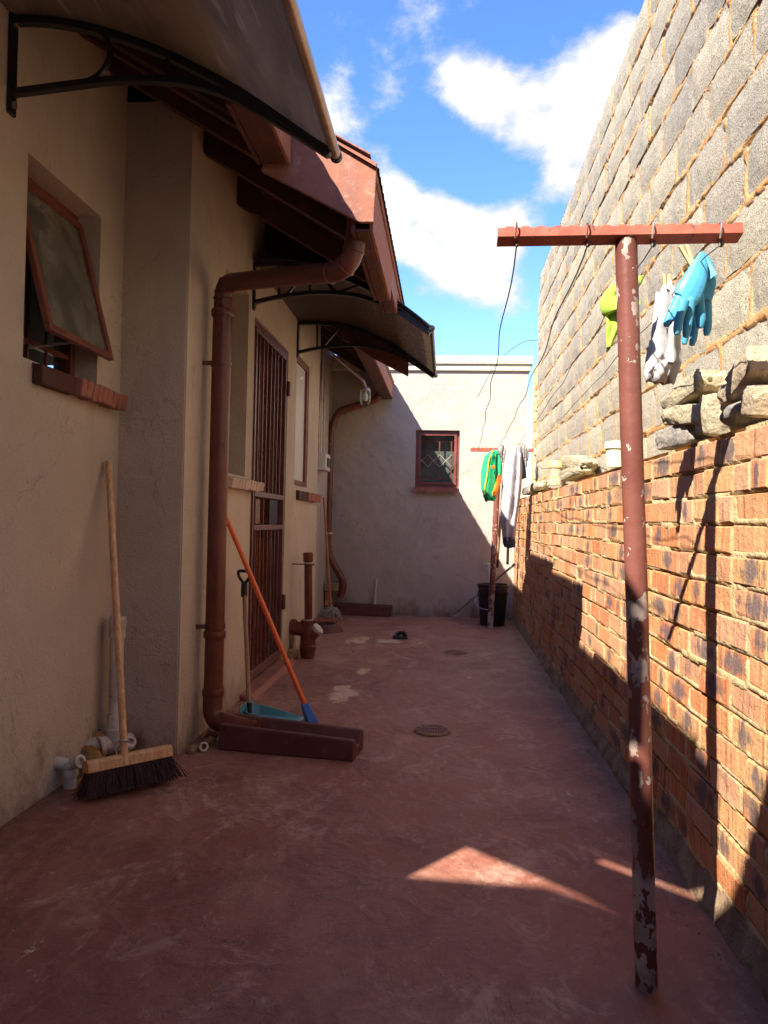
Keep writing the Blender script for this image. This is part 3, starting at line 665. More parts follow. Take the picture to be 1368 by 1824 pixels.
def fy(mb, y0, y1, xa, xb, za, zb, w):
    mb.box(xa, y0, za, xb, y1, za+w); mb.box(xa, y0, zb-w, xb, y1, zb); mb.box(xa, y0, za+w, xa+w, y1, zb-w); mb.box(xb-w, y0, za+w, xb, y1, zb-w); return mb
bwin = fy(MB(), YB+.05, YB+.10, bw[0]+.002, bw[1]-.002, bw[2]+.002, bw[3]-.002, .04).build('window', 'frame', bb, bevel=.004, label='small red-brown window with lattice bars')
fy(MB(), YB+.035, YB+.07, bw[0]+.03, bw[1]-.03, bw[2]+.035, bw[3]-.03, .03).build('sash', 'frame', bwin, bevel=.003)
MB().box(bw[0]+.055, YB+.055, bw[2]+.06, bw[1]-.055, YB+.059, bw[3]-.055).build('pane', 'clear', bwin)
mb = MB()
gx = [bw[0]+.13, bw[0]+.27, bw[0]+.41]
for x in gx: mb.box(x, YB+.082, bw[2]+.10, x+.014, YB+.092, bw[3]-.12)
for za in (bw[2]+.10, bw[3]-.13): mb.box(bw[0]+.02, YB+.093, za, bw[1]-.05, YB+.10, za+.014)
mb.build('burglar_bar', 'bar', bwin)
mb = MB()
for x in (bw[0]+.067, bw[0]+.207, bw[0]+.347):
    for s in (1, -1):
        mb.bar((x-.062, YB+.076, bw[2]+.32-s*.07), (x+.075, YB+.076, bw[2]+.32+s*.07), .010, .010, (0, 1, 0))
mb.build('lattice', 'sillpale', bwin)
for x in (bw[0]+.073, bw[0]+.213, bw[0]+.353): MB().lathe((x, YB+.070, bw[2]+.32), [(0, -.004), (.009, 0), (0, .001)], 8, (0, 1, 0)).build('stud', 'white', bwin)
MB().box(bw[0]+.02, YB+.17, bw[2]+.02, bw[1]-.02, YB+.172, bw[3]-.02).build('net_curtain', plain('grey_net', (.16, .17, .16), .9), bwin)
root = MB().box(bw[0]-.01, YB-.01, bw[2]-.02, bw[1]+.0, YB+.04, bw[2]-.003).build('window_sill', 'oxide', bb)
me = MB().box(0, -.07, -.055, .058, .03, 0, j=.002).mesh('brick', MAT['sillbrick'])
for k in range(8):
    o = bpy.data.objects.new('brick', me); link(o, root, Matrix.Translation((bw[0]-.01+k*.064, YB-.005, bw[2]-.002)))

# added mass behind the camera, its top profiled to cast the near shade
ob_ = thing('shade_mass', 'added plastered mass unseen behind the viewer, shaped to shade the near floor', 'building', (-2, -.9, 0))
MB().prism([(-6, 0), (1.6, 0), (1.6, 3.71), (-1.17, 3.685), (-1.32, 3.55), (-1.67, 3.56), (-1.96, 3.715), (-2.39, 3.735), (-6, 3.74)], 1, -1.0, -.6).build('wall', 'outwall', ob_)

# ================================================================== BRICK WALL
bwall = thing('brick_wall', 'sunlit clinker brick boundary wall with sandy mortar on the right', 'wall', (XR, 4, 0))
ZB0, NC, CH = .092, 15, .085
def cladding(x, y0, y1, z0, z1, step, fn):
    mb = MB(); ny_ = int((y1-y0)/step); nz = int((z1-z0)/step)
    for j in range(nz+1):
        for i in range(ny_+1):
            y = y0+(y1-y0)*i/ny_; z = z0+(z1-z0)*j/nz; mb.v.append((x-fn(y, z), y, z))
    for j in range(nz):
        for i in range(ny_):
            mb.f.append([j*(ny_+1)+i, j*(ny_+1)+i+1, (j+1)*(ny_+1)+i+1, (j+1)*(ny_+1)+i]); mb.rnd.append(0)
    return mb
slots = []
rb = random.Random(3)
for k in range(NC):
    y = .62+(.117 if k % 2 else 0)+rb.uniform(-.02, .02)
    while y < YB-.03:
        hd = rb.random() < .30; L = .118 if hd else .233
        if y+L > YB: L = YB-y
        if L < .05: break
        slots.append((y+L/2, ZB0+(k+.5)*CH+rb.uniform(-.002, .002)+.008*noise.noise(Vector((y*.5, k*.1, 0))), L, hd, k)); y += L+rb.uniform(-.003, .003)
import bisect
def joint_table(items, nk):
    T = [[] for _ in range(nk)]
    for y, z, L, k in items: T[k] += [y-L/2, y+L/2]
    return [sorted(t) for t in T]
def near_joint(T, k, y):
    t = T[k]; q = bisect.bisect(t, y); return min(abs(y-t[p]) for p in (max(0, q-1), min(q, len(t)-1)))
JB = joint_table([(a, b, c, k) for a, b, c, h, k in slots], NC)
def mort(y, z):
    zz = z-.008*noise.noise(Vector((y*.5, (z-ZB0)/CH*.1, 0))); f = (zz-ZB0)/CH; k = min(NC-1, max(0, int(f)))
    d = min(abs(f-round(f))*CH, near_joint(JB, k, y))
    if d > .014: return -.014
    a = noise.noise(Vector((y*24, z*24, 1.5))); b = noise.noise(Vector((y*6, z*8, 7))); c = noise.noise(Vector((y*75, z*75, 2)))
    v = .001+.0035*a+.003*b+.003*c
    if 0 < f-int(f) and f-int(f) > .84 and noise.noise(Vector((y*3, k*1.7, 31))) > -.15: v -= .013
    return v
cladding(XR, .6, YB, .05, ZB0+NC*CH+.004, .0095, mort).build('mortar', 'mortar', bwall, smooth=True, sharp=0)
MB().box(XR+.012, .6, 0, XK+.01, YB, ZB0+NC*CH-.004).build('wall_core', 'mortar', bwall)
def pl(y, z): return .026-.33*max(0, z-.015)+.014*noise.noise(Vector((y*5, z*9, 2)))+.006*noise.noise(Vector((y*22, z*22, 2)))
cladding(XR, .6, YB, 0, .098, .014, pl).build('plinth', 'plinth', bwall, smooth=True, sharp=0)
def brick_mesh(L, Hh, D, jit, name, mat, seed, bite=.25):
    rnd = random.Random(seed); c = .0035
    mb = MB(); j = lambda s=jit: rnd.uniform(-s, s)
    o = [(-D, 0), (-D, 1), (0, 1), (0, 0)]
    y0, y1, z0, z1 = -L/2, L/2, -Hh/2, Hh/2
    k = c*4 if rnd.random() < bite else c
    front = [(-D+j(), y0+c+j(), z0+c+j()), (-D+j(), y1-k+j(), z0+k+j()), (-D+j(), y1-c+j(), z1-c+j()), (-D+j(), y0+c+j(), z1-c+j())]
    mid = [(-D+c, y0+j(), z0+j()), (-D+c, y1+j(), z0+j()), (-D+c, y1+j(), z1+j()), (-D+c, y0+j(), z1+j())]
    back = [(.03, y0, z0), (.03, y1, z0), (.03, y1, z1), (.03, y0, z1)]
    vs = front+mid+back
    fs = [(0, 1, 2, 3)]+[(i, (i+1) % 4, 4+(i+1) % 4, 4+i) for i in range(4)]+[(4+i, 4+(i+1) % 4, 8+(i+1) % 4, 8+i) for i in range(4)]
    uv = [[((vs[i][1]-y0)/L, (vs[i][2]-z0)/Hh) for i in f] for f in fs]
    mb.add(vs, fs, uv); return mb
stretch = [brick_mesh(.218, .0725, .003, .0028, 'brick', 'brick', s) .mesh('brick', MAT['brick']) for s in range(8)]
header = [brick_mesh(.102, .0725, .003, .002, 'brick', 'brick', s+50).mesh('brick', MAT['brick']) for s in range(5)]
vis = sorted([s for s in slots if s[0] > 1.62], key=lambda s: s[0])
near, rest = vis[:292], vis[292:]+[s for s in slots if s[0] <= 1.62]
for y, z, L, hd, k in near:
    me = rb.choice(header if hd else stretch)
    o = bpy.data.objects.new('brick', me)
    fl = 1 if rb.random() < .5 else -1
    link(o, bwall, Matrix.Translation((XR+rb.uniform(-.004, .0035), y, z)) @ Matrix.Rotation(rad(rb.uniform(-.9, .9)), 4, 'X') @ Matrix.Diagonal((1, (L-.011)/(.102 if hd else .218), 1+rb.uniform(-.03, .03), 1)))
mb = MB()
for y, z, L, hd, k in rest:
    mb.cur = rb.uniform(.01, .99); b = brick_mesh(L-.012, .0725, .003, .0028, '', '', rb.randint(0, 9999)); dx = XR+rb.uniform(-.004, .0035)
    mb.add([(p[0]+dx, p[1]+y, p[2]+z) for p in b.v], b.f, [b.uv[i] for i in range(len(b.f))])
mb.build('far_bricks', 'brick', bwall, kind='stuff')

# ================================================================== BLOCK WALL
kwall = thing('block_wall', 'tall grey cement block wall with orange mortar standing on the brick wall', 'wall', (XK, 4.5, 1.37))
ZK, KH, KL, KE = 1.345, .2005, .402, 8.13
kslots = []
for k in range(12):
    y = KE-.02-rb.uniform(0, .05)-(0 if k < 11 else .10)
    if k % 2: kslots.append((y-.095, ZK+(k+.5)*KH, .19, k)); y -= .20
    while y > 1.1:
        L = KL+rb.uniform(-.004, .004); kslots.append((y-L/2, ZK+(k+.5)*KH+.010*noise.noise(Vector((y*.6, k*.35, 2))), L, k)); y -= L
JK = joint_table(kslots, 12)
def mort2(y, z):
    f = (z-.010*noise.noise(Vector((y*.6, (z-ZK)/KH*.35-.17, 2)))-ZK)/KH; k = min(11, max(0, int(f)))
    d = min(abs(f-round(f))*KH, near_joint(JK, k, y))
    if d+.008*noise.noise(Vector((y*20, z*20, 77))) > .018: return -.016
    a = noise.noise(Vector((y*17, z*17, 1.5))); b = noise.noise(Vector((y*4, z*5, 7))); c = noise.noise(Vector((y*55, z*55, 2)))
    v = -.001+.006*a+.006*b+.004*c
    if f-int(f) > .9 and noise.noise(Vector((y*2.2, k*1.7, 61))) > .0: v -= .022
    return v
cladding(XK, 1.0, KE-.02, ZK, ZK+12*KH-.02, .0135, mort2).build('mortar', 'mortar_o', kwall, smooth=True, sharp=0)
MB().box(XK+.014, 1.0, ZK-.02, XK+.14, KE-.02, ZK+12*KH-.03).build('wall_core', 'mortar_o', kwall)
def block_mesh(seed, L=.388, Hh=.184, D=.005):
    rnd = random.Random(seed); c = .007; mb = MB(); vs = []; j = lambda s=.003: rnd.uniform(-s, s); n = 6; m = 3
    for q in range(m+1):
        for p in range(n+1):
            e = p in (0, n) or q in (0, m); y = -L/2+L*p/n; z = -Hh/2+Hh*q/m; cr = rnd.random() < .3 and p in (0, n) and q in (0, m)
            vs.append((-D+(c if e else 0)+j(.0018), y*(.94 if cr else 1)+(j(.004) if e else 0), z*(.85 if cr else 1)+(j(.004) if e else 0)))
    fs = [(q*(n+1)+p, q*(n+1)+p+1, (q+1)*(n+1)+p+1, (q+1)*(n+1)+p) for q in range(m) for p in range(n)]
    ring = [p for p in range(n+1)]+[(q)*(n+1)+n for q in range(1, m+1)]+[m*(n+1)+p for p in range(n-1, -1, -1)]+[q*(n+1) for q in range(m-1, 0, -1)]
    b = len(vs); vs += [(.03, vs[i][1], vs[i][2]) for i in ring]
    for a in range(len(ring)): fs.append((ring[a], ring[(a+1) % len(ring)], b+(a+1) % len(ring), b+a))
    return mb.add(vs, fs).mesh('block', MAT['block'])
bms = [block_mesh(s) for s in range(7)]
for y, zz, L, k in kslots:
    o = bpy.data.objects.new('block', rb.choice(bms))
    link(o, kwall, Matrix.Translation((XK+rb.uniform(-.003, .003), y, zz)) @ Matrix.Rotation(rad(rb.uniform(-.5, .5)), 4, 'X') @ Matrix.Rotation(rad(rb.uniform(-.2, .2)), 4, 'Z') @ Matrix.Diagonal((1, (L-.014)/.388, 1, 1)))
# return face of the block wall's far end and ragged brick pier beyond
pier = thing('brick_pier', 'ragged pier of pale patched bricks between the far building and the block wall', 'pier', (1.0, 8.45, 1.37))
MB().box(.955, 8.30, 0, 1.2, 8.62, 2.86).build('pier_core', 'mortar', pier)
rb2 = random.Random(11); z = 1.42; MAT['palebrick'] = m_mortar('lime_washed_brick', (.58, .42, .24), (.62, .52, .36), (.35, .2, .1))
while z < 2.84:
    h = rb2.uniform(.065, .12); x = .945
    for q in range(2):
        w_ = rb2.uniform(.10, .16) if q == 0 else .09
        mb = MB().box(x, 8.27+rb2.uniform(0, .03), z, x+w_-.012, 8.33, z+h-.012, j=.007)
        mb.build('brick', rb2.choice(['palebrick', 'palebrick', 'palebrick', 'brick', 'stone']), pier, bevel=.012); x += w_
    z += h
# ================================================================== AWNINGS
def arc_pts(pix, yy): return [Y(px, py, yy) for px, py in pix]
aw1 = thing('awning', 'large bronze multiwall awning overhead at the near left with black arched bracket', 'awning', (XA, 2.0, 2.5))
U1 = [(24, 38), (70, 38), (130, 46), (190, 60), (250, 80), (300, 100), (350, 124), (400, 150), (450, 180), (500, 214), (548, 248), (590, 274)]
Lo1 = [(22, 166), (70, 160), (130, 152), (190, 145), (250, 143), (310, 145), (360, 154), (410, 172), (460, 198), (510, 228), (552, 254), (586, 276)]
YA1 = 2.44; YN1 = .95
u1 = spline(arc_pts(U1, YA1), 3); l1 = spline(arc_pts(Lo1, YA1), 3)
def strap(pts, w, t, parent, name='bracket_arm', mat='blackmetal', dy=0):
    mb = MB(); pts = [Vector(p)+Vector((0, dy, 0)) for p in pts]; n = len(pts); vs = []
    for i, p in enumerate(pts):
        d = (pts[min(i+1, n-1)]-pts[max(i-1, 0)]).normalized(); nrm = Vector((-d.z, 0, d.x))
        for a, b in ((-t/2, -w/2), (t/2, -w/2), (t/2, w/2), (-t/2, w/2)): vs.append(p+nrm*a+Vector((0, b, 0)))
    fs = [(4*i+k, 4*i+(k+1) % 4, 4*i+4+(k+1) % 4, 4*i+4+k) for i in range(n-1) for k in range(4)]+[(0, 1, 2, 3), (4*n-4, 4*n-3, 4*n-2, 4*n-1)]
    mb.add(vs, fs); return mb.build(name, mat, parent, bevel=.003)
def awning_bracket(root, y, shift, u, l, rings, plate):
    off = Vector((0, y-shift, 0)); P = lambda q: Vector(q)+off
    br = MB().box(plate[0]-.001, y-.022, plate[1], plate[0]+.012, y+.022, plate[2]).build('bracket', 'blackmetal', root, bevel=.004)
    strap([P(q) for q in u], .032, .026, br); strap([P(q) for q in l], .028, .024, br)
    for r in rings: strap([P(q) for q in r], .022, .013, br, 'bracket_web')
    for z in (plate[1]+.035, plate[2]-.055): MB().tube([(plate[0]+.010, y, z), (plate[0]+.022, y, z)], .013, 6).build('bolt', 'steel', br, smooth=True, sharp=30)
    return br
ring1 = spline(arc_pts([(184, 62), (196, 84), (192, 112), (176, 134), (150, 148), (128, 152)], YA1), 4)
ring2 = spline(arc_pts([(326, 112), (306, 102), (296, 118), (298, 134), (308, 145)], YA1), 4)
for y in (YA1, YN1+.02): awning_bracket(aw1, y, YA1, u1, l1, [ring1, ring2], (XA, 2.47, 2.84))
def sheet_mesh(curve, ya, yb, lift, name, mat, parent, step=.02, wav=0):
    mb = MB(); n = len(curve); m = max(2, int(abs(yb-ya)/.06)); vs = []
    for s in (0, .006):
        for j in range(m+1):
            for p in curve: vs.append((p.x, ya+(yb-ya)*j/m, p.z+lift+s))
    k = n*(m+1); fs = []
    for j in range(m):
        for i in range(n-1):
            a = j*n+i; fs += [(a, a+1, a+n+1, a+n), (k+a, k+a+n, k+a+n+1, k+a+1)]
    for j in range(m):
        for i in (0, n-1): a = j*n+i; fs.append((a, a+n, k+a+n, k+a))
    for i in range(n-1):
        for j in (0, m): a = j*n+i; fs.append((a, k+a, k+a+1, a+1))
    mb.add(vs, fs); return mb.build(name, mat, parent, smooth=True)
u1s = [Vector((XA+.012, 0, u1[0].z+.01))]+u1
sheet_mesh(u1s, YA1+.03, YN1-.02, .017, 'roof_sheet', 'poly1', aw1)
tip = u1[-1]
tube('front_rail', [(tip.x+.008, YA1+.045, tip.z+.018), (tip.x+.008, YN1-.03, tip.z+.018)], .017, 'rail', aw1, 14)
for y in (YA1+.046, YN1-.035): MB().tube([(tip.x+.008, y-.004, tip.z+.018), (tip.x+.008, y+.016, tip.z+.018)], .021, 14).build('rail_cap', 'blackmetal', aw1, smooth=True)
MB().box(XA, YN1-.02, u1[0].z+.018, XA+.03, YA1+.03, u1[0].z+.05).build('rear_rail', 'rail', aw1, bevel=.005)
MB().box(XA+.002, YA1-.03, 2.845, XA+.02, YA1-.008, 3.05).build('rail_stub', 'rail', aw1)

aw2 = thing('awning', 'smaller arched bronze awning over the gated door, speckled with dirt', 'awning', (XB, 5.2, 2.5))
YA2, YF2 = 4.50, 5.86
U2 = [(455, 472), (490, 471), (530, 474), (570, 481), (610, 494), (650, 511), (690, 534), (730, 562), (768, 592)]
Lo2 = [(455, 538), (490, 530), (530, 524), (570, 521), (610, 523), (650, 530), (690, 546), (728, 568), (766, 594)]
u2 = spline(arc_pts(U2, YA2), 3); l2 = spline(arc_pts(Lo2, YA2), 3)
web = [arc_pts([(497, 472), (497, 528)], YA2), arc_pts([(552, 478), (508, 528)], YA2), arc_pts([(552, 478), (552, 522)], YA2), arc_pts([(575, 483), (592, 520)], YA2),
       arc_pts([(560, 480), (600, 521)], YA2), arc_pts([(640, 508), (600, 522)], YA2)]
for y in (YA2, YF2): awning_bracket(aw2, y, YA2, u2, l2, web, (XB, 2.38, 2.67))
u2s = [Vector((XB+.012, 0, u2[0].z+.008))]+u2
sheet_mesh(u2s, YA2-.03, YF2+.03, .017, 'roof_sheet', 'poly2', aw2)
tip = u2[-1]
tube('front_rail', [(tip.x+.004, YA2-.03, tip.z+.016), (tip.x+.004, YF2+.04, tip.z+.016)], .013, 'blackmetal', aw2, 12)
for y in (YA2-.045, YF2+.035): MB().lathe((tip.x+.004, y, tip.z+.016), [(0, 0), (.016, .002), (.02, .012), (.016, .022), (0, .024)], 14, (0, 1, 0)).build('rail_cap', 'blackmetal', aw2, smooth=True)
strap([p+Vector((0, 0, .022)) for p in u2], .026, .012, aw2, 'edge_trim', dy=-.036)
strap([p+Vector((0, 0, .022)) for p in u2], .026, .012, aw2, 'edge_trim', dy=YF2-YA2+.036)
MB().box(XB, YA2-.03, u2[0].z+.018, XB+.025, YF2+.03, u2[0].z+.045).build('rear_rail', 'rail', aw2, bevel=.004)

# ================================================================== DOWN PIPES
def band(c, r, h, name, mat, parent, axis=(0, 0, 1)):
    return MB().lathe(c, [(r-.006, -h/2), (r, -h/2), (r+.002, -h*.3), (r+.002, h*.3), (r, h/2), (r-.006, h/2)], 20, axis).build(name, mat, parent, smooth=True)
PX = -1.13; RP = .047
dp = thing('downpipe', 'thick brown down pipe on the near side of the gated door, swan-necked under the eave', 'downpipe', (PX, 3.66, .1))
PYy = X(388, 900, PX).y
top = [Vector((-.400, 3.12, 2.42)), Vector((-.415, 3.12, 2.155)), Vector((PX, PYy, X(405, 512, PX).z)), Vector((PX, PYy, 1.0))]
tube('swan_neck', path(top[:3]+[Vector((PX, PYy, top[2].z-.16))], .13, 5), RP*.94, 'oxide', dp, 20)
tube('pipe', [(PX, PYy, top[2].z-.14), (PX, PYy, .20)], RP, 'oxide', dp, 22)
tube('shoe', path([Vector((PX, PYy, .24)), Vector((PX, PYy-.01, .10)), Vector((PX+.24, PYy-.08, .075))], .12, 6), RP*1.04, 'oxide', dp, 20)
for z in (top[2].z-.15, .235, .52): band((PX, PYy, z), RP+.006, .035, 'collar', 'oxide', dp)
for p, q in ((path(top[:3], .13, 5)[3], None),):
    pass
pp = path(top[:3]+[Vector((PX, PYy, top[2].z-.16))], .13, 5)
for i in (2, 4, 6, 9, 11, 12):
    ax = (pp[min(i+1, len(pp)-1)]-pp[i-1]).normalized(); band(pp[i], RP*.94+.003, .006, 'seam_ring', 'oxide', dp, ax)
for z in (1.86, .56):
    b = MB().lathe((PX, PYy, z), [(RP+.001, -.012), (RP+.005, -.012), (RP+.005, .012), (RP+.001, .012)], 20).build('bracket', 'oxide', dp, smooth=True)
    MB().box(XB-.005, PYy-.035, z-.010, PX-RP+.01, PYy-.02, z+.010).build('bracket_lug', 'rust', b, bevel=.003)
dp2 = thing('downpipe', 'thinner brown down pipe in the far corner, kicked out at the foot', 'downpipe', (-1.28, 8.5, 0))
Y2p = 8.58; r2 = .042
f2 = lambda px, py: Y(px, py, Y2p)
c2 = path([f2(686, 684), f2(672, 712), f2(600, 733), f2(589, 770), f2(583, 985), f2(614, 1040), f2(606, 1064)], .12, 5)
tube('pipe', c2, r2, 'oxide', dp2, 16)
for i in (3, 8, 14, 20, 26, 32):
    if i < len(c2)-1: band(c2[i], r2+.005, .02, 'collar', 'oxide', dp2, (c2[i+1]-c2[i-1]).normalized())
for py in (792, 950): band(f2(586, py), r2+.006, .02, 'bracket', 'steel' if py > 900 else 'oxide', dp2)

# channel blocks at the pipes' feet
def channel(root_loc, L, Wd, Hh, label, ang, tilt=0):
    ch = thing('drain_channel', label, 'drain channel', root_loc)
    P = [(0, 0), (Wd, 0), (Wd, Hh*1.05), (Wd-.035, Hh*1.05), (Wd*.66, Hh*.5), (Wd*.40, Hh*.5), (.05, Hh), (.012, Hh)]
    mb = MB(); n = 14; vs = []
    for k in range(n+1):
        x = L*k/n; w = .003*noise.noise(Vector((x*9, 0, 0)))
        for p in P: vs.append((x, p[0]+w+.002*noise.noise(Vector((x*20, p[0]*30, 1))), p[1]*(1-tilt*k/n)+.003*noise.noise(Vector((x*12, p[0]*20, 5)))*(p[1] > 0)))
    m = len(P); fs = [(k*m+i, k*m+(i+1) % m, (k+1)*m+(i+1) % m, (k+1)*m+i) for k in range(n) for i in range(m)]+[tuple(range(m)), tuple(n*m+i for i in range(m))]
    R = Matrix.Translation(Vector(root_loc)) @ Matrix.Rotation(ang, 4, 'Z')
    mb.add([R @ Vector(v) for v in vs], fs); mb.build('trough', 'channel', ch, bevel=.007); return ch
c0 = Z(387, 1336); c1 = Z(628, 1358)
channel((c0.x, c0.y, 0), (c1-c0).length, .21, .118, 'dark maroon concrete drain channel at the foot of the near down pipe', math.atan2(c1.y-c0.y, c1.x-c0.x), .22)
c0 = Z(592, 1093); c1 = Z(694, 1097)
channel((c0.x+.02, c0.y-.10, 0), (c1-c0).length, .17, .125, 'maroon concrete drain channel against the far back wall', math.atan2(c1.y-c0.y, c1.x-c0.x), .1)

# ================================================================== BROOMS, MOP, DUSTPAN
def head_xf(p0, p1, roll):
    d = (p1-p0); L = d.length; d.normalize(); up = Vector((0, 0, 1)); s = d.cross(up).normalized()
    up = s.cross(d).normalized(); R = Matrix((d, -s, up)).transposed().to_4x4(); R.translation = p0
    return R @ Matrix.Rotation(roll, 4, 'X'), L
br = thing('yard_broom', 'wooden yard broom with stiff brown bristles leaning on the near left wall', 'broom', Z(225, 1400))
pl_, pr_ = X(150, 1376, -1.36), X(303, 1344, -1.10)
pl_ = Vector((-1.365, X(150, 1376, -1.365).y, .118)); pr_ = Vector((-1.10, 3.215, .118))
pl_ = Z(152, 1378, .105); pr_ = Z(303, 1346, .105)
M0, L0 = head_xf(pl_, pr_, rad(-12))
mb = MB(); P = [(-.030, -.0), (.034, -.0), (.034, .028), (.020, .046), (-.022, .046), (-.030, .034)]
mb.add([M0 @ Vector((x, a, b)) for x in (0, L0) for a, b in P], [tuple(range(6)), tuple(range(6, 12))]+[(i, (i+1) % 6, 6+(i+1) % 6, 6+i) for i in range(6)])
mb.build('head', 'broomwood', br, bevel=.003)
mb = MB(); rr = random.Random(5)
for i in range(26):
    for jj in range(4):
        for q in range(11):
            x = .012+(L0-.024)*i/25+rr.gauss(0, .003); y = -.022+.016*jj+rr.gauss(0, .002)
            a = M0 @ Vector((x, y, .002)); sx = (i/25-.5)*.05+rr.gauss(0, .014); e = M0 @ Vector((x+sx, y+(jj-1.5)*.016+rr.gauss(0, .012), -.085+rr.gauss(0, .004)))
            e.z = max(e.z, .003); w = .0013; side = (M0.to_3x3() @ Vector((1, 0, 0)))*w; s2 = (M0.to_3x3() @ Vector((0, 1, 0)))*w
            mb.add([a-side, a+side-s2, a+s2, e-side, e+side-s2, e+s2], [(0, 1, 4, 3), (1, 2, 5, 4), (2, 0, 3, 5)])
mb.build('bristles', 'bristle', br, kind='stuff')
hb = M0 @ Vector((L0*.5, 0, .03)); hb = Z(222, 1352, .135); ht = X(193, 822, XA+.025)
tube('handle', [hb+(hb-ht).normalized()*.02, ht], .0145, 'broomwood', br, 14)
cz = hb.lerp(ht, .055)
band(cz, .018, .008, 'clamp', 'steel', br, (ht-hb).normalized()); MB().tube([cz+Vector((.01, -.01, 0)), cz+Vector((.05, -.012, .004))], .004, 8).build('clamp_screw', 'steel', br)
MB().tube([cz, cz+Vector((-.03, .0, -.04)), M0 @ Vector((L0*.36, .0, .046))], .0025, 6).build('brace_wire', 'steel', br)
ob = thing('broom', 'orange-handled broom with blue and red head leaning behind the near down pipe', 'broom', Z(555, 1300))
hb = Z(546, 1262, .11); ht = X(400, 915, XB+.018)
tube('handle', [hb, ht], .0135, 'orange', ob, 12)
ax = (hb-ht).normalized(); h0 = Z(556, 1300, 0)
def frustum(p, q, a, b, c, d, name, mat, parent, sx=(1, 0, 0)):
    p = Vector(p); q = Vector(q); u = Vector(sx).normalized(); w = (q-p).normalized().cross(u).normalized()
    vs = [p+u*i*a+w*j*b for i, j in ((-1, -1), (1, -1), (1, 1), (-1, 1))]+[q+u*i*c+w*j*d for i, j in ((-1, -1), (1, -1), (1, 1), (-1, 1))]
    return MB().add(vs, [(0, 1, 2, 3), (4, 5, 6, 7)]+[(i, (i+1) % 4, 4+(i+1) % 4, 4+i) for i in range(4)]).build(name, mat, parent, bevel=.004)
dirw = Vector((.45, -.89, 0))
frustum(hb+ax*-.03, Vector((h0.x, h0.y, .035)), .020, .018, .052, .026, 'head', 'blue', ob, dirw)
mb = MB()
for i in range(260):
    u = rr.uniform(-1, 1); v = rr.uniform(-1, 1); a = Vector((h0.x, h0.y, .040))+dirw*u*.048+Vector((.89, .45, 0))*v*.02
    e = a+dirw*(u*.03)+Vector((.89, .45, 0))*(v*.012+.01)-Vector((0, 0, .037)); mb.tube([a, e], .0018, 3, False)
mb.build('bristles', 'red', ob, kind='stuff')
frustum(hb+ax*.03+Vector((.02, -.012, 0)), Vector((h0.x+.035, h0.y-.03, .030)), .006, .004, .02, .006, 'head_stripe', 'red', ob, dirw)
dpn = thing('dustpan', 'teal long-handled dustpan with black grip standing behind the drain channel', 'dustpan', Z(470, 1290))
d0 = Z(450, 1282); wv = Vector((.93, -.12, 0)).normalized(); nv = Vector((.12, .93, 0)).normalized()
mb = MB(); n = 18; vs = []
for k in range(n+1):
    t = k/n; c = d0+wv*(.30*t-.03); hw = .105*(1-.25*t) if t > .12 else .105*math.sqrt(max(.02, t/.12)); hgt = .055*(1-t)**.8+.004
    for s in (-1, -.93, -.8, 0, .8, .93, 1): vs.append(c+nv*(s*hw)+Vector((0, 0, (hgt if abs(s) > .9 else .006)+.004)))
fs = [(k*7+i, k*7+i+1, k*7+8+i, k*7+7+i) for k in range(n) for i in range(6)]
pan = mb.add(vs, fs).build('pan', 'teal', dpn, smooth=True, sharp=60); sm = pan.modifiers.new('t', 'SOLIDIFY'); sm.thickness = .004
mb = MB()
mb.add([d0+wv*-.032+nv*a+Vector((0, 0, z)) for a, z in ((-.09, 0.004), (.09, 0.004), (.10, .085), (0, .10), (-.10, .085))], [(0, 1, 2, 3, 4)])
o = mb.build('pan_back', 'teal', dpn); sm = o.modifiers.new('t', 'SOLIDIFY'); sm.thickness = .006
hb = d0+wv*-.02+Vector((0, 0, .03)); ht = _on(435, 1050, 1, hb.y+.09)
tube('handle', [hb, ht], .0125, 'oldwood', dpn, 12); tube('ferrule', [hb-Vector((0, 0, .01)), hb.lerp(ht, .09)], .016, 'black', dpn, 12)
tube('grip_socket', [ht-Vector((0, 0, .04)), ht+Vector((0, 0, .035))], .018, 'black', dpn, 12)
gp = [ht+Vector((x, 0, z)) for x, z in ((0, .03), (-.03, .07), (-.034, .10), (0, .103), (.034, .10), (.03, .07), (0, .03))]
tube('grip', spline(gp, 4), .009, 'black', dpn, 8)
def mop_head(c, r, h, nst, parent, seed, name='mop_strands', flat=1, up=0):
    q = random.Random(seed); mb = MB()
    for i in range(nst):
        a = q.uniform(0, 2*pi); rad_ = r*q.uniform(.35, 1); zt = h*q.uniform(.8, 1.05)
        pts = []
        for k in range(6):
            t = k/5; rr_ = rad_*(t**.8); z = zt*(1-t**2.2)+.006; pts.append(Vector(c)+Vector((cos(a+.15*sin(k+i))*rr_, sin(a+.15*sin(k+i))*rr_*flat, z)))
        mb.tube(pts, .0045, 4, False)
    return mb.build(name, 'mopgrey', parent, smooth=True, kind='stuff', sharp=0)
mp = thing('mop', 'string mop with grey strands leaning in the far left corner', 'mop', Z(588, 1097))
m0 = Z(589, 1103); mh = Vector((m0.x, m0.y, .10)); ht = Y(577, 886, m0.y-.08)
tube('handle', [mh, ht], .0135, 'mopwood', mp, 10); mop_head((m0.x, m0.y, 0), .15, .125, 170, mp, 4, flat=.7)
MB().lathe((m0.x, m0.y, .09), [(.03, 0), (.022, .03), (.016, .05)], 12).build('socket', 'mopgrey', mp, smooth=True)

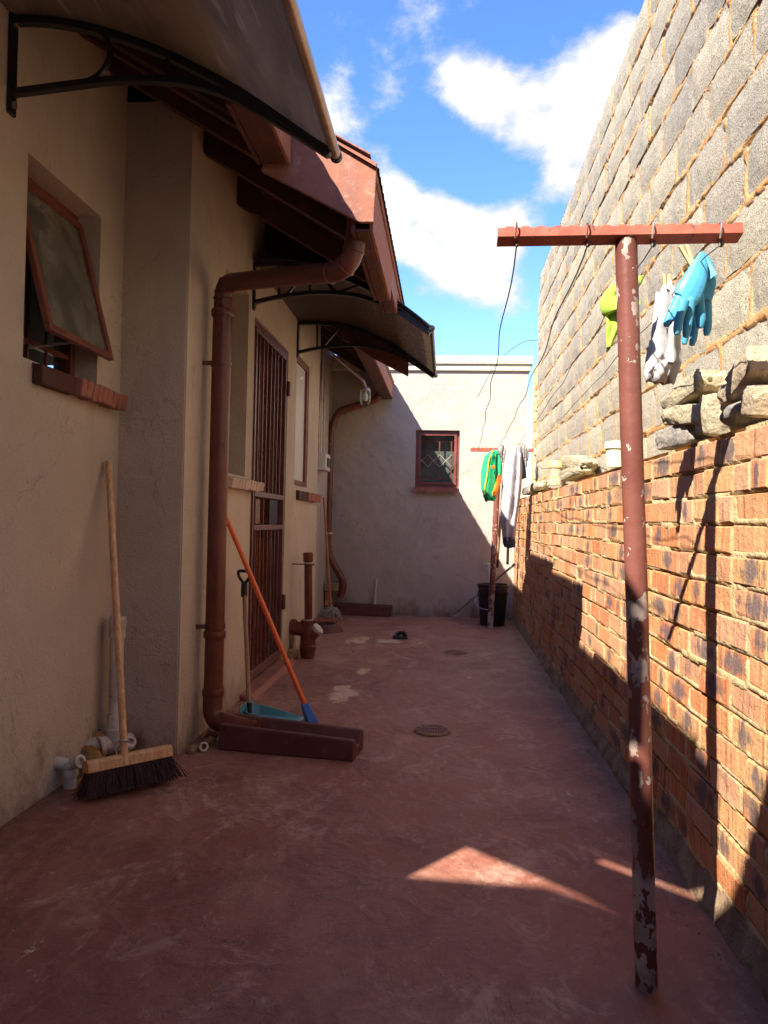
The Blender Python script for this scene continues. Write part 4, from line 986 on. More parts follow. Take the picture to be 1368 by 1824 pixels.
# ================================================================== PIPES
vp = thing('vent_pipe', 'grimy white capped waste pipe behind the yard broom', 'pipe', (-1.47, 3.20, 0))
vx, vy = -1.455, X(207, 1200, -1.455).y
tube('pipe', [(vx, vy, .16), (vx, vy, .58)], .030, 'whitepvc', vp, 18); tube('socket', [(vx, vy, .12), (vx, vy, .21)], .036, 'whitepvc', vp, 18)
MB().lathe((vx, vy, .55), [(.031, 0), (.036, .003), (.036, .05), (.038, .053), (.038, .085), (.034, .098), (0, .10)], 20).build('cap', 'whitepvc', vp, smooth=True)
tube('junction', path([(XA-.05, vy-.12, .075), (vx-.02, vy-.03, .085), (vx+.02, vy+.10, .06)], .05, 5), .043, 'whitepvc', vp, 18)
tube('branch', [(vx, vy, .06), (vx, vy, .15)], .045, 'whitepvc', vp, 18)
band((vx-.035, vy-.07, .08), .046, .02, 'collar', 'whitepvc', vp, (.6, .8, 0))
MB().lathe((vx+.075, vy-.02, .095), [(.012, .0), (.028, 0), (.03, .012), (.026, .016), (.014, .016)], 16, (.7, -.5, .5)).build('stub', 'whitepvc', vp, smooth=True)
def lump(name, c, sx, sy, sz, mat, seed, rough=.25, parent=None, sub=2, box=False):
    bm = bmesh.new()
    if box:
        bmesh.ops.create_cube(bm, size=2); bmesh.ops.subdivide_edges(bm, edges=bm.edges, cuts=13, use_grid_fill=True)
    else: bmesh.ops.create_icosphere(bm, subdivisions=sub+1, radius=1)
    for v in bm.verts:
        p = v.co.copy()
        if box: p = p.lerp(p.normalized()*1.15, .30)
        k = 1+rough*noise.noise(p*.9+Vector((seed*3.1, 0, 0)))+rough*.5*noise.noise((p*3 if not box else Vector((p.x*sx, p.y*sy, p.z*sz))*30)+Vector((0, seed, 0)))+(rough*.45*noise.noise(Vector((p.x*sx, p.y*sy, p.z*sz))*90+Vector((0, seed, 9))) if box else 0)
        v.co = Vector((p.x*sx, p.y*sy, p.z*sz))*k
    me = bpy.data.meshes.new(name); bm.to_mesh(me); bm.free(); me.materials.append(MAT[mat]); me.polygons.foreach_set('use_smooth', [True]*len(me.polygons))
    o = bpy.data.objects.new(name, me); link(o, parent, Matrix.Translation(Vector(c))); return o
for i, (dx, dy, dz, s) in enumerate([(-.03, -.13, .06, .05), (-.02, .07, .08, .055), (.02, .03, .02, .05), (-.05, -.02, .10, .05)]):
    lump('filler', (vx+dx-.02, vy+dy, dz), s, s, s*.9, 'foam', i, .4, vp)
sp_ = thing('pipe_fitting', 'small dirty white elbow fitting at the foot of the wall by the broom head', 'pipe fitting', (-1.49, 2.9, 0))
sx_, sy_ = -1.485, 2.90
tube('elbow', path([(sx_, sy_, -.01), (sx_, sy_, .09), (sx_-.06, sy_-.03, 0.11)], .04, 5), .024, 'whitepvc', sp_, 16)
band((sx_, sy_, .06), .028, .03, 'collar', 'whitepvc', sp_); band((sx_-.005, sy_, .095), .030, .02, 'collar', 'whitepvc', sp_, (.3, 0, 1))
MB().lathe((sx_+.03, sy_-.01, .105), [(.012, -.02), (.022, -.02), (.022, .01), (.027, .012), (.027, .024), (.015, .026), (.014, .005), (0, .004)], 18, (.85, -.3, .35)).build('spout', 'whitepvc', sp_, smooth=True)
rg = thing('pipe_stub', 'broken white pipe ring stuck in rubble beside the near drain channel', 'pipe stub', Z(362, 1328))
rc = Z(362, 1330, .02)
MB().lathe(rc, [(.014, 0), (.022, 0), (.022, .012), (.014, .012), (.014, 0)], 16, (.6, -.75, .3)).build('ring', 'whitepvc', rg, smooth=True)
for i, (px, py, s) in enumerate([(350, 1332, .028), (372, 1322, .03), (378, 1308, .035), (383, 1296, .03), (340, 1338, .018)]):
    lump('filler', Z(px, py, s*.4), s, s, s*.8, 'foam' if i % 2 else 'plinth', i+9, .5, rg)
co = thing('cleanout_pipe', 'brown inspection pipe with a white cap beside the door', 'pipe', (-1.06, 5.8, 0))
cx, cy = Z(548, 1172).x, Z(548, 1172).y
pz = lambda py: Y(548, py, cy).z
tube('riser', [(cx, cy, .28), Y(549, 990, cy)], .032, 'oxide', co, 16)
t_ = Y(549, 1000, cy); tube('cap', [t_, Y(549, 984, cy)], .041, 'oxide', co, 16)
for py, m in ((1003, 'whitepvc'), (1104, 'whitepvc')): band(Y(549, py, cy), .036, .012, 'collar', m, co)
tube('body', [(cx, cy, .02), (cx, cy, .30)], [.060, .060], 'oxide', co, 20); MB().lathe((cx, cy, 0), [(.052, 0), (.06, .05), (.067, .06), (.067, .10), (.062, .105)], 20).build('base_socket', 'oxide', co, smooth=True)
MB().lathe((cx, cy, .19), [(.06, 0), (.064, .05), (.05, .09), (.036, .10)], 20).build('shoulder', 'oxide', co, smooth=True)
tube('side_branch', [(XB-.02, cy, .24), (cx, cy, .22)], .056, 'oxide', co, 16); band((XB+.025, cy, .24), .064, .04, 'branch_socket', 'oxide', co, (1, 0, 0))
tube('access_neck', [(cx, cy, .15), (cx+.075, cy-.01, .235)], .05, 'oxide', co, 16)
MB().lathe((cx+.075, cy-.01, .235), [(.052, -.015), (.054, .008), (.045, .016), (0, .018)], 20, (.7, -.1, .7)).build('access_cap', 'whitepvc', co, smooth=True)
MB().tube([(XB, cy, .74), (cx, cy, .74)], .005, 6).build('pipe_clip', 'rust', co); band((cx, cy, .74), .035, .014, 'clip_band', 'rust', co)
lump('filler', (XB+.02, cy-.02, .03), .05, .08, .05, 'plinth', 3, .4, co); lump('filler', (XB+.01, cy, .14), .02, .04, .09, 'plinth', 5, .4, co)
wp = thing('standpipe', 'thin paint-spattered pipe rising in front of the back wall', 'pipe', (-.8, 8.66, 0))
tube('pipe', [Y(667, 1076, 8.66), Y(670, 1034, 8.66)], .014, 'whitepvc', wp, 10); tube('pipe_end', [Y(670, 1036, 8.66), Y(670, 1031, 8.66)], .020, 'whitepvc', wp, 10)
wp2 = thing('waste_pipe', 'clean white pipe end standing behind the black bucket', 'pipe', (.5, 8.6, 0))
tube('pipe', [Y(873, 1095, 8.55), Y(873, 1012, 8.55)], .034, 'white', wp2, 14); tube('cap', [Y(873, 1014, 8.55), Y(873, 1004, 8.55)], .042, 'white', wp2, 14)

# ================================================================== ELECTRICS
dbx = thing('distribution_box', 'white breaker box with smoked cover on the recessed wall', 'breaker box', (-1.3, 7.9, 1.9))
z0, z1 = X(578, 836, -1.27).z, X(578, 804, -1.27).z; yb_ = 7.78
MB().box(XC-.002, yb_, z0, XC+.105, yb_+.30, z1).build('case', 'white', dbx, bevel=.012); MB().box(XC+.105, yb_+.05, z0+.04, XC+.118, yb_+.25, z1-.05).build('cover', 'darkglass', dbx, bevel=.006)
for i, (dy) in enumerate((.03, .10, .17)):
    cdt = meta(tube('conduit', [(XC+.02+.012*i, yb_+dy, z1-.01), (XC+.02+.012*i, yb_+dy-.02, z1+.35), (XC+.025, yb_+dy+.05, 2.93)], .010, 'rail' if i != 1 else 'white', None, 8),
               ['beige conduit rising from the breaker box, nearest of the three', 'white conduit in the middle of three above the breaker box', 'beige conduit above the breaker box, deepest in the recess'][i], 'conduit', 'conduits above the breaker box')
lm = thing('outdoor_lamp', 'glass jar lamp on a bent arm under the far eave', 'lamp', (-.75, 6.9, 2.2))
lp = lambda px, py: Y(px, py, 6.6)
tube('arm', spline([lp(590, 628), lp(612, 648), lp(640, 672), lp(648, 680), lp(651, 690)], 5), .011, 'rail', lm, 8)
c = lp(651, 690); MB().lathe(c-Vector((0, 0, .0)), [(0, .0), (.026, .0), (.04, -.012), (.043, -.03), (.0, -.03)], 16).build('lamp_holder', 'rail', lm, smooth=True)
MB().lathe(c-Vector((0, 0, .15)), [(0, -.02), (.02, -.016), (.036, 0), (.045, .03), (.046, .12)], 20).build('glass_jar', 'clear', lm, smooth=True)
MB().lathe(c-Vector((0, 0, .115)), [(0, -.01), (.018, -.004), (.027, .02), (.022, .045), (.012, .065), (.012, .085)], 16).build('bulb', 'white', lm, smooth=True)

# ================================================================== DRAINS, LOW THINGS ON THE FLOOR
def grate(px, py, r, label, nb):
    c = Z(px, py); t = thing('drain_grate', label, 'drain grate', (c.x, c.y, 0)); z = -.006
    MB().lathe((c.x, c.y, 0), [(r*.86, -.02), (r*.86, .003), (r*.9, .006), (r, .005), (r*1.07, -.004)], 36).build('rim', 'plinth', t, smooth=True)
    MB().lathe((c.x, c.y, 0), [(0, -.0015), (r*.86, -.0015)], 32).build('shade_disc', 'darkroom', t)  # flat near-black disc, the shade below the bars put into its colour
    for i in range(nb):
        y = -r*.84+(i+.5)*2*r*.84/nb; h = math.sqrt(max(.0001, (r*.86)**2-y*y))
        MB().box(c.x+y-.0036, c.y-h, .0, c.x+y+.0036, c.y+h, .0035).build('bar', 'gratebar', t)
    for k in (-.35, .2): h = math.sqrt(1-k*k)*r*.86; MB().box(c.x-h, c.y+k*r-.006, .0005, c.x+h, c.y+k*r+.006, .0062).build('cross_bar', 'gratebar', t)
grate(770, 1300, .092, 'round cast drain grate in the middle of the floor, nearer one', 11)
grate(810, 1162, .095, 'round drain grate with pale rim, the farther one in the floor', 11)
gl = thing('gully', 'raised round gully opening beside the orange slab', 'drain', Z(577, 1122))
c = Z(577, 1124, .0); MB().lathe((c.x, c.y, 0), [(.10, -.003), (.10, .075), (.13, .08), (.16, .06), (.19, 0)], 30).build('kerb', 'channel', gl, smooth=True)
MB().lathe((c.x, c.y, .01), [(0, 0), (.101, 0)], 24).build('hole_disc', 'darkroom', gl)  # near-black disc stands in for the shaded depth of the drain hole
sl = [Z(553, 1117), Z(590, 1117), Z(612, 1097), Z(560, 1092)]
slab = MB().prism([(-1.37, sl[1].y), (sl[1].x, sl[1].y), (sl[2].x, 8.30), (-1.37, 8.30)], 2, .0, .022).build('floor_slab', 'pave', bevel=.006)
meta(slab, 'flat orange terracotta slab in the far left recess', 'slab')
cb = thing('concrete_cap', 'grey concrete block resting on two bricks in the far left corner', 'concrete block', (-1.3, 8.45, 0))
q0, q1 = Y(570, 1052, 8.45), Y(601, 1040, 8.45)
MB().box(XC+.012, 8.42, q0.z, q1.x, 8.66, q1.z, j=.003).build('block', 'plinth', cb, bevel=.006)
zz = 0.022
for i in range(3):
    h = (q0.z-.026)/3; me = MB().box(XC+.015, 8.46, zz, q1.x-.07-.01*i, 8.64, zz+h-.006, j=.003).build('brick', 'brick', cb, bevel=.004); zz += h
sh = thing('slipper', 'black rubber slipper lying on the floor', 'slipper', Z(713, 1138))
c = Z(713, 1138)
o = lump('sole', (c.x, c.y, .014), .075, .048, .012, 'black', 2, .1, sh); tube('strap', spline([c+Vector((-.05, -.04, .015)), c+Vector((-.03, 0, .05)), c+Vector((.01, .03, .055)), c+Vector((.04, .04, .02))], 5), .014, 'black', sh, 8)
tube('strap', spline([c+Vector((.06, -.02, .02)), c+Vector((.04, -.005, .06)), c+Vector((.0, .01, .05)), c+Vector((-.06, .02, .015))], 5), .013, 'black', sh, 8)
bk = thing('bucket', 'stacked black buckets with purple rim behind the far clothes post', 'bucket', (.49, 8.02, 0))
c = Y(877, 1100, 8.16); bx_ = c.x; zt = Y(876, 1040, 8.16).z; zm = zt-.075
MB().lathe((bx_, 8.16, 0), [(0, .004), (.128, .004), (.132, .012), (.158, zm-.03), (.165, zm-.03), (.165, zm), (.158, zm), (.15, zm-.02)], 32).build('bucket_body', 'black', bk, smooth=True)
MB().lathe((bx_, 8.16, 0), [(.150, zm-.01), (.160, zm+.03), (.166, zm+.03), (.166, zm+.045), (.162, zm+.045)], 32).build('rim_band', 'purple', bk, smooth=True)
MB().lathe((bx_, 8.16, 0), [(.160, zm+.046), (.164, zt-.02), (.171, zt-.02), (.171, zt), (.163, zt), (.155, zm+.05), (0, zm+.048)], 32).build('inner_bucket', 'black', bk, smooth=True)
tube('handle', spline([Vector((bx_-.165, 8.12, zm)), Vector((bx_-.19, 8.06, zm-.10)), Vector((bx_-.15, 8.03, zm-.17)), Vector((bx_-.06, 8.0, zm-.19))], 5), .0035, 'steel', bk, 6)
def rod(name, p, q, r, mat, label, cat, cap=None, capmat='black'):
    t = thing(name, label, cat, p); tube('rod', [p, q], r, mat, t, 10)
    if cap: tube('end_cap', [Vector(p).lerp(Vector(q), 1-cap), Vector(q)+(Vector(q)-Vector(p)).normalized()*.002], r*1.35, capmat, t, 10)
    return t
rod('metal_pole', Y(803, 1098, 8.60), Y(917, 1005, 8.2), .0125, 'steel', 'grey metal pole leaning aslant behind the bucket', 'pole', .03, 'steel')
rod('wooden_stick', Y(899, 826, 7.7), Y(885, 1010, 8.15), .016, 'oldwood', 'wooden broomstick hung upright just right of the far post', 'stick', .08)
rod('mop_stick', Y(910, 800, 7.5), Y(904, 1005, 7.5), .010, 'white', 'thin white handle hanging below the grey trousers', 'handle', .16)

# ================================================================== CLOTHES POSTS AND LINES
def angle_bar(mb, x0, x1, y, z, w, h, t=.005):
    n = 30
    for k in range(n):
        a = x0+(x1-x0)*k/n; b = x0+(x1-x0)*(k+1)/n; r = .0038*(k % 2)
        mb.box(a, y, z, b, y+t, z+h+r)                                   # upright leg, facing the viewer
    mb.box(x0, y+t, z, x1, y+w, z+t)
    return mb
post = thing('clothes_post', 'leaning T-shaped clothes post in the foreground, red paint peeling to primer', 'post', Z(1152, 1760))
pb = Z(1152, 1757); pt_ = Y(1115, 424, pb.y)
tube('pole', [pb-Vector((0, 0, .02)), pb.lerp(pt_, .25), pb.lerp(pt_, .5)+Vector((.002, 0, 0)), pb.lerp(pt_, .75), pt_], .0262, 'pole', post, 28)
lump('weld', pt_+Vector((0, 0, .0)), .028, .026, .012, 'rust', 4, .3, post)
bl, brr = Y(886, 416, pb.y-.012), Y(1320, 409, pb.y-.012); zb = bl.z-.021
ab = angle_bar(MB(), 0, (brr-bl).length, 0, -.012, .042, .024); ang = math.atan2(brr.z-bl.z, brr.x-bl.x)
R = Matrix.Translation(Vector((bl.x, bl.y-.014, bl.z-.002))) @ Matrix.Rotation(-ang, 4, 'Y') @ Matrix.Rotation(rad(-14), 4, 'X')
ab.v = [tuple(R @ Vector(v)) for v in ab.v]; ab.build('crossbar', 'bar', post)
post2 = thing('clothes_post', 'farther clothes post by the bucket, brown paint fading to bare metal', 'post', Z(873, 1121))
p2b = Z(873, 1119); p2t = Y(889, 803, p2b.y)
tube('pole', [p2b-Vector((0, 0, .02)), p2t], .031, 'pole', post2, 18)
b2l, b2r = Y(838, 801, p2b.y-.01), Y(950, 800, p2b.y-.01)
ab = angle_bar(MB(), b2l.x, b2r.x, p2b.y-.035, b2l.z-.018, .05, .036); ab.build('crossbar', 'bar', post2)
hooks = []
for i, (px, far) in enumerate([(920, 852), (1046, 884), (1162, 915), (1282, 940)]):
    a = Y(px, 432, pb.y+.01); e = Y(far, 801, p2b.y); hooks.append((a, e))
    k = Y(px, 415, pb.y-.02)
    pts = [k+Vector((-.004, -.014, -.018)), k+Vector((-.002, -.018, .012)), k+Vector((0, 0, .024)), k+Vector((.003, .018, .008)), k+Vector((.002, .006, -.024)), k+Vector((-.002, -.004, -.034))]
    tube('wire_tie', spline(pts, 4), .0021, 'steel' if i > 1 else 'rust', post, 5)
    MB().lathe(a+Vector((0, -.01, -.006)), [(.001, -.010), (.006, -.006), (.007, .004), (.003, .012)], 7).build('wire_knot', 'wire', post)
def wire_at(i, y, sag=(.05, .06, .03, .03)):
    a, e = hooks[i]; t = (y-a.y)/(e.y-a.y); p = a.lerp(e, t); p.z -= sag[i]*4*t*(1-t)
    p.x += .006*sin(t*38+i)*(1-t*.3); p.z += .005*sin(t*47+i*2); return p
lab = ['leftmost clothesline, thin wavy wire crossing the sky', 'second clothesline from the left, wire crossing the block wall', 'third clothesline, the wire carrying the lime green cloth', 'rightmost clothesline, the wire carrying the blue gloves']
for i in range(4):
    a, e = hooks[i]; pts = [wire_at(i, a.y+(e.y-a.y)*k/60) for k in range(61)]
    pts[0] = a+Vector((0, -.005, -.008)); meta(tube('clothesline', pts, .0020 if i < 2 else .0016, 'wire', None, 5), lab[i], 'wire', 'clotheslines between the posts')
q = wire_at(1, 2.6); meta(tube('loose_wire', spline([q+Vector((0, .4, .05)), q+Vector((-.06, .5, .06)), q+Vector((-.15, .62, .0)), q+Vector((-.22, .75, -.12))], 6), .0012, 'wire', None, 5), 'short loose wire end curling off the second clothesline', 'wire')

# ================================================================== WASHING
def shell(stations, name, mat, parent, n=28, fold=.0, nf=5, seed=0, thick=None, open_end=False):
    """hanging cloth: stations = (centre, half width, half depth); folded elliptical sleeve"""
    mb = MB(); vs = []; S_ = []
    for i in range(len(stations)-1):
        (c0, w0, d0), (c1, w1, d1) = stations[i:i+2]
        for k in range(4):
            t = k/4; t2 = t*t*(3-2*t); S_.append((Vector(c0).lerp(Vector(c1), t), w0+(w1-w0)*t2, d0+(d1-d0)*t2))
    S_.append((Vector(stations[-1][0]), stations[-1][1], stations[-1][2]))
    for i, (c, w, d) in enumerate(S_):
        for k in range(n):
            a = 2*pi*k/n; f = 1+fold*(sin(nf*a+seed+i*.12)+.5*noise.noise(Vector((a*2, i*.25, seed)))*2)
            vs.append(c+Vector((cos(a)*w*(1+.15*fold*sin(3*a)), sin(a)*d*f+fold*.25*w*noise.noise(Vector((cos(a)*2, i*.3, seed))), .012*fold*noise.noise(Vector((a, i*.5, seed+3)))*8)))
    fs = [(i*n+k, i*n+(k+1) % n, (i+1)*n+(k+1) % n, (i+1)*n+k) for i in range(len(S_)-1) for k in range(n)]
    fs.append(tuple(range(n))[::-1])
    if not open_end: fs.append(tuple((len(S_)-1)*n+k for k in range(n)))
    o = mb.add(vs, fs).build(name, mat, parent, smooth=True, sharp=0); return o
YG = 2.02
def glove(name_l, pts_pix, yoff, label):
    t = thing('rubber_glove', label, 'glove', Y(1250, 450, YG), 'rubber gloves pegged on the line')
    mb = MB()
    for pix, rs, fl, yo in pts_pix:
        pts = [Y(px, py, YG+yoff+yo) for px, py in pix]; mb.tube(spline(pts, 4), [rs[min(int(i/4), len(rs)-1)]*(1-(i % 4)/4)+rs[min(int(i/4)+1, len(rs)-1)]*((i % 4)/4) for i in range((len(pts)-1)*4+1)], 12, True, fl, up=(1, 0, .1))
    o = mb.build('glove_body', 'glove', t, smooth=True, sharp=0)
    r = o.modifiers.new('remesh', 'REMESH'); r.mode = 'VOXEL'; r.voxel_size = .0026; r.use_smooth_shade = True
    s = o.modifiers.new('smooth', 'SMOOTH'); s.iterations = 5; s.factor = .5
    return t
glove('a', [([(1251, 448), (1247, 470), (1238, 498), (1227, 522), (1219, 534)], [.006, .022, .032, .036, .033], .42, 0),
            ([(1212, 530), (1200, 552), (1190, 572), (1186, 582)], [.016, .0135, .012, .0075], .85, -.012),
            ([(1219, 534), (1211, 562), (1207, 586), (1206, 597)], [.015, .0125, .0115, .0075], .85, -.026),
            ([(1229, 534), (1227, 562), (1223, 590), (1222, 602)], [.015, .0125, .0115, .0075], .85, -.004)], -.016,
      'light blue rubber glove nearer the viewer, fingers splayed left, hung by its cuff')
glove('b', [([(1252, 450), (1259, 472), (1259, 498), (1252, 520), (1248, 532)], [.006, .018, .026, .031, .030], .42, 0),
            ([(1243, 524), (1246, 548), (1248, 570), (1246, 585)], [.016, .0145, .0135, .0085], .85, -.024),
            ([(1257, 530), (1260, 558), (1260, 586), (1257, 598)], [.015, .0125, .0115, .007], .85, .010),
            ([(1240, 540), (1238, 575), (1235, 603), (1232, 616)], [.014, .0115, .0105, .007], .85, .020),
            ([(1230, 540), (1225, 575), (1221, 600), (1219, 614)], [.013, .0110, .010, .0065], .85, .040)], .035,
      'light blue rubber glove hanging behind its pair, with open folded cuff')
fc = thing('folded_cuff', 'open flared blue cuff corner of the gloves beside the peg', 'glove cuff', Y(1260, 480, YG))
bpy.data.objects.remove(fc)
cf = MB(); ps = [Y(1251, 446, YG+.01), Y(1277, 487, YG-.01), Y(1254, 506, YG), Y(1270, 492, YG+.04), Y(1252, 470, YG+.035)]
cf.add(ps, [(0, 1, 2), (0, 3, 1), (0, 4, 3), (1, 3, 2), (0, 2, 4)]); o = cf.build('glove_cuff', 'glove', bpy.data.objects['rubber_glove.001']); sm = o.modifiers.new('t', 'SOLIDIFY'); sm.thickness = .003
def peg(p, label, tilt=0):
    t = thing('clothes_peg', label, 'peg', p); p = Vector(p)
    for s in (-1, 1):
        MB().box(-.004, -.005, -.03, .004, .005, .038, Matrix.Translation(p+Vector((s*.005, 0, 0))) @ Matrix.Rotation(rad(tilt+s*5), 4, 'Y')).build('peg_leg', 'peg', t, bevel=.0015)
    tube('spring', [p+Vector((-.009, 0, .006)), p+Vector((.009, 0, .006))], .003, 'steel', t, 6)
peg(Y(1227, 460, 2.06), 'wooden clothes peg beside the top of the blue gloves', -25); peg(Y(1187, 511, 2.3), 'wooden clothes peg holding the grey knitted cloth', 0)
YL = 2.2
lc = thing('green_cloth', 'lime green microfibre cloth draped behind the foreground post', 'cloth', Y(1100, 500, YL))
def drape(pix, yy, name, mat, parent, amp=.02, seed=0, nx_=26, ny_=26, dfun=None):
    """cloth between a left and a right outline, both given top to bottom"""
    L, Rr = pix; Ls = spline([Y(a, b, yy) for a, b in L], 6); Rs = spline([Y(a, b, yy) for a, b in Rr], 6); mb = MB()
    def at(P, t): f = t*(len(P)-1); i = min(int(f), len(P)-2); return P[i].lerp(P[i+1], f-i)
    for j in range(ny_+1):
        for i in range(nx_+1):
            p = at(Ls, j/ny_).lerp(at(Rs, j/ny_), i/nx_); u = i/nx_; v = j/ny_
            p.y += amp*(sin(u*9+seed+v*1.5)*.6+noise.noise(Vector((u*3, v*3, seed)))*1.2)-amp*1.5*sin(pi*u); mb.v.append(tuple(p))
    for j in range(ny_):
        for i in range(nx_): mb.f.append([j*(nx_+1)+i, j*(nx_+1)+i+1, (j+1)*(nx_+1)+i+1, (j+1)*(nx_+1)+i]); mb.rnd.append(0)
    o = mb.build(name, mat, parent, smooth=True, sharp=0); s = o.modifiers.new('t', 'SOLIDIFY'); s.thickness = .004; return o
drape(([(1098, 503), (1080, 520), (1071, 540), (1076, 558), (1086, 556)], [(1146, 492), (1140, 505), (1132, 520), (1138, 545), (1120, 552)]), YL, 'upper_fold', 'lime', lc, .016, 1)
drape(([(1082, 530), (1079, 560), (1080, 590), (1081, 622)], [(1126, 520), (1112, 560), (1100, 590), (1083, 623)]), YL+.02, 'hanging_corner', 'lime', lc, .012, 4)
gc = thing('grey_cloth', 'heather grey knitted sock-like cloth hanging left of the gloves', 'cloth', Y(1185, 510, 2.3))
YS = 2.28
shell([(Y(1193, 508, YS), .012, .008), (Y(1186, 530, YS), .030, .012), (Y(1184, 570, YS), .034, .014), (Y(1181, 610, YS), .036, .014), (Y(1178, 640, YS), .045, .016), (Y(1170, 662, YS), .034, .014), (Y(1168, 676, YS), .024, .011)], 'knit', 'greycloth', gc, fold=.35, nf=4, seed=2)
shell([(Y(1196, 512, YS+.03), .012, .008), (Y(1200, 560, YS+.03), .022, .010), (Y(1199, 610, YS+.03), .022, .010), (Y(1196, 645, YS+.03), .030, .012), (Y(1191, 680, YS+.03), .018, .008)], 'knit_back', 'greycloth', gc, fold=.3, nf=3, seed=5)
shell([(Y(1172, 650, YS-.004), .036, .020), (Y(1170, 664, YS-.004), .037, .020), (Y(1167, 678, YS-.004), .026, .014)], 'cuff', 'greycloth', gc, fold=.3, nf=5, seed=7)
# washing near the far post
YJ = 6.9
jk = thing('sports_jacket', 'green sports jacket with yellow piping and orange panel hung by the far post', 'jacket', Y(872, 806, YJ))
shell([(Y(879, 804, YJ), .03, .02), (Y(873, 815, YJ), .055, .04), (Y(870, 840, YJ), .068, .045), (Y(870, 865, YJ), .070, .045), (Y(872, 882, YJ), .060, .04), (Y(873, 892, YJ), .045, .025)], 'jacket_body', 'green', jk, fold=.3, nf=4, seed=1)
tube('piping', spline([Y(878, 803, YJ-.03), Y(871, 820, YJ-.055), Y(868, 845, YJ-.06), Y(864, 868, YJ-.06), Y(864, 880, YJ-.05)], 5), .006, 'yellowc', jk, 6)
shell([(Y(889, 846, YJ-.02), .012, .03), (Y(888, 858, YJ-.03), .022, .035), (Y(883, 874, YJ-.03), .024, .035), (Y(879, 884, YJ-.02), .012, .02)], 'side_panel', 'orangec', jk, fold=.2, nf=3, seed=2)
shell([(Y(884, 803, YJ+.04), .02, .02), (Y(888, 830, YJ+.04), .035, .03), (Y(887, 860, YJ+.04), .03, .03)], 'sleeve', 'green', jk, fold=.3, nf=3, seed=4)
lump('badge', Y(878, 832, YJ-.065), .018, .004, .018, 'orangec', 3, .2, jk)
YT = 6.9
tr = thing('grey_trousers', 'pale grey tracksuit trousers with dark hem hanging from the line', 'trousers', Y(910, 800, YT))
shell([(Y(918, 797, YT), .035, .02), (Y(914, 815, YT), .075, .05), (Y(912, 850, YT), .085, .06), (Y(909, 890, YT), .080, .055), (Y(906, 930, YT), .070, .05), (Y(906, 955, YT), .058, .045), (Y(907, 962, YT), .050, .04)], 'leg', 'palegrey', tr, fold=.35, nf=5, seed=3)
shell([(Y(922, 797, YT+.06), .025, .02), (Y(923, 830, YT+.06), .04, .03), (Y(921, 870, YT+.06), .04, .03), (Y(914, 930, YT+.05), .03, .03)], 'leg', 'palegrey', tr, fold=.3, nf=4, seed=8)
shell([(Y(906, 958, YT), .056, .045), (Y(907, 966, YT), .058, .045), (Y(908, 975, YT), .050, .04)], 'hem', 'darkcloth', tr, fold=.2, nf=6, seed=2)
YD = 7.1
dk = thing('dark_shorts', 'dark blue-grey garment pegged at the right end of the far line', 'garment', Y(930, 800, YD))
shell([(Y(924, 797, YD), .02, .02), (Y(927, 815, YD), .03, .04), (Y(929, 835, YD), .04, .04), (Y(930, 852, YD), .045, .04)], 'cloth_body', 'darkcloth', dk, fold=.3, nf=4, seed=6)
peg(Y(922, 799, YD-.06), 'pale blue peg on the far line at the trousers', 0)
for i, (px, py, s, lb) in enumerate([(899, 798, .09, 'tangled mop strands heaped on the far crossbar left of the trousers'), (930, 795, .075, 'small grey rag bundle at the right end of the far crossbar')]):
    t = thing('mop_bundle', lb, 'mop head', Y(px, py, 7.75)); c = Y(px, py+2, 7.75); q = random.Random(i); mb = MB()
    for k in range(120):
        a = q.uniform(0, 2*pi); r_ = s*q.uniform(.4, 1); dn = q.uniform(.04, .16 if i == 0 else .22)
        mb.tube([c+Vector((q.uniform(-.02, .02), 0, .04)), c+Vector((cos(a)*r_*.6, sin(a)*r_*.4, .03+q.uniform(-.01, .02))), c+Vector((cos(a)*r_, sin(a)*r_*.6, -.02)), c+Vector((cos(a)*r_, sin(a)*r_*.6, -dn))], .0035, 4, False)
    mb.build('strands', 'mopgrey', t, smooth=True, kind='stuff', sharp=0)

# ================================================================== THINGS ON THE WALL LEDGE
ZL = ZB0+NC*CH+.004
def ledge(px, y): return _on(px, 800, 1, y)
def stone(px, py, wpx, hpx, xd, mat, seed, label, rot=0, box=True, cat='stone'):
    p = X(px, py, XR+.068+xd); k = p.y/FPX; 
    w = wpx*k*p.y/p.x if False else wpx*p.y*p.y/(FPX*p.x)       # pixels across -> metres along the wall
    h = hpx*p.y/FPX
    o = lump('stone', p, .055, max(.028, w/2*.92-.030), h/2*.82, mat, seed, .12, None, 2, box)
    o.matrix_world = Matrix.Translation(p) @ Matrix.Rotation(rad(rot), 4, 'X'); meta(o, label, cat, 'rubble stones on the wall ledge')
stone(1234, 702, 80, 44, -.01, 'stone', 1, 'flat yellowish rubble slab topmost of the three stacked left of the rubble pile', -4)
stone(1236, 740, 84, 40, -.01, 'stone', 2, 'middle buff stone of the three stacked left of the rubble pile', 6)
stone(1220, 779, 74, 44, 0, 'stone_g', 3, 'pale flat stone lowest of the three, on the brick ledge', 2)
stone(1282, 740, 42, 86, 0, 'stone', 4, 'upright buff stone between the stacked slabs and the dark oval stone', 8)
stone(1322, 738, 52, 46, -.03, 'stone_g', 5, 'dark grey oval stone in the rubble pile', -10, False)
stone(1345, 668, 66, 62, -.01, 'stone_b', 6, 'brown boulder topmost in the rubble pile at the right edge', -20)
stone(1325, 700, 50, 40, .01, 'stone_b', 7, 'small brown stone wedged under the topmost boulder', 0)
stone(1366, 715, 44, 66, -.01, 'stone_b', 8, 'brown stone at the very right edge of the rubble pile', 10)
stone(1030, 822, 44, 24, 0, 'stone', 12, 'small buff stone lying on top of another far along the ledge', 5)
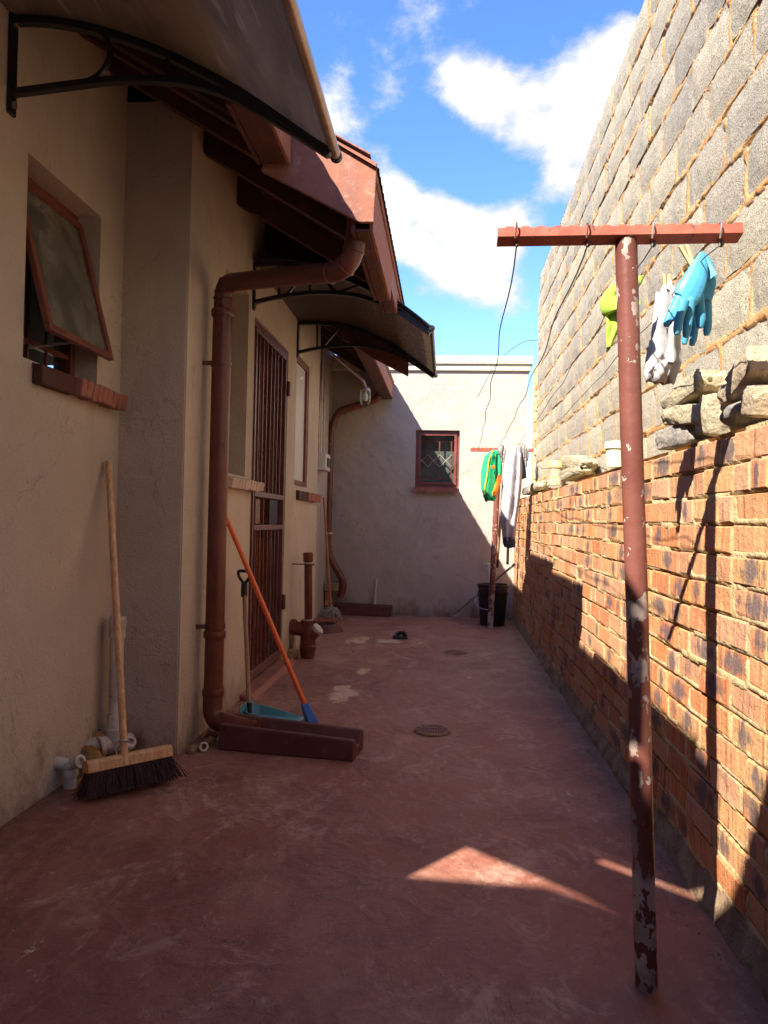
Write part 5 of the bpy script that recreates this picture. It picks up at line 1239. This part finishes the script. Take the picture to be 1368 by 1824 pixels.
stone(1028, 842, 42, 24, 0, 'stone', 13, 'small flat stone under the buff one far along the ledge', 0)
stone(958, 868, 22, 18, 0, 'stone', 15, 'small white rubble piece at the far end of the ledge', 0)
stone(945, 874, 16, 16, 0, 'stone_g', 17, 'tiny grey rubble piece beside the brick pier', 0)
def pot(px, pt, pbm, rpx, mat, lidmat, name, label, cat, yd=0):
    y = X(px, pbm, XR+.07).y; c = X(px, pbm, XR+.07); k = y/FPX; h = (pbm-pt)*k; r = rpx*k
    t = thing(name, label, cat, (c.x, c.y, ZL)); z = max(ZL, c.z)
    MB().lathe((c.x, c.y, z), [(0, 0), (r*.86, 0), (r*.92, h*.75), (r*.92, h*.76)], 24).build('body', mat, t, smooth=True)
    MB().lathe((c.x, c.y, z), [(r*.9, h*.72), (r*1.06, h*.72), (r*1.06, h*.97), (r*.98, h), (0, h*.98)], 24).build('lid', lidmat, t, smooth=True)
pot(1097, 788, 832, 19, 'tub', 'tub', 'plastic_tub', 'pale yellow plastic tub with printed side standing on the ledge behind the post', 'tub')
pot(990, 822, 864, 13, 'stone', 'mustard', 'paint_tin', 'weathered tin with faded yellow lid on the far ledge', 'tin')
# crumbs and dust along the foot of the left wall
mb = MB(); q = random.Random(8)
for k in range(420):
    y = q.uniform(1.7, 3.34); d = abs(q.gauss(0, .02)); s = q.uniform(.0015, .007); c = Vector((XA+.004+d, y, s*.3))
    vs = [c+Vector((q.uniform(-s, s), q.uniform(-s, s), 0)) for _ in range(3)]+[c+Vector((0, 0, s))]; mb.add(vs, [(0, 1, 2), (0, 1, 3), (1, 2, 3), (2, 0, 3)])
for k in range(260):
    y = q.uniform(3.4, 6.8); d = abs(q.gauss(0, .02)); s = q.uniform(.0015, .008); c = Vector((XB+.004+d, y, s*.3))
    vs = [c+Vector((q.uniform(-s, s), q.uniform(-s, s), 0)) for _ in range(3)]+[c+Vector((0, 0, s))]; mb.add(vs, [(0, 1, 2), (0, 1, 3), (1, 2, 3), (2, 0, 3)])
for k in range(500):
    y = q.uniform(1.3, 8.6); d = abs(q.gauss(0, .03)); s = q.uniform(.001, .006); c = Vector((XR-.05-d, y, s*.3))
    vs = [c+Vector((q.uniform(-s, s), q.uniform(-s, s), 0)) for _ in range(3)]+[c+Vector((0, 0, s))]; mb.add(vs, [(0, 1, 2), (0, 1, 3), (1, 2, 3), (2, 0, 3)])
meta(mb.build('crumbled_plaster', 'foam', kind='stuff'), 'crumbs of plaster and mortar lying along the feet of the walls', 'debris')
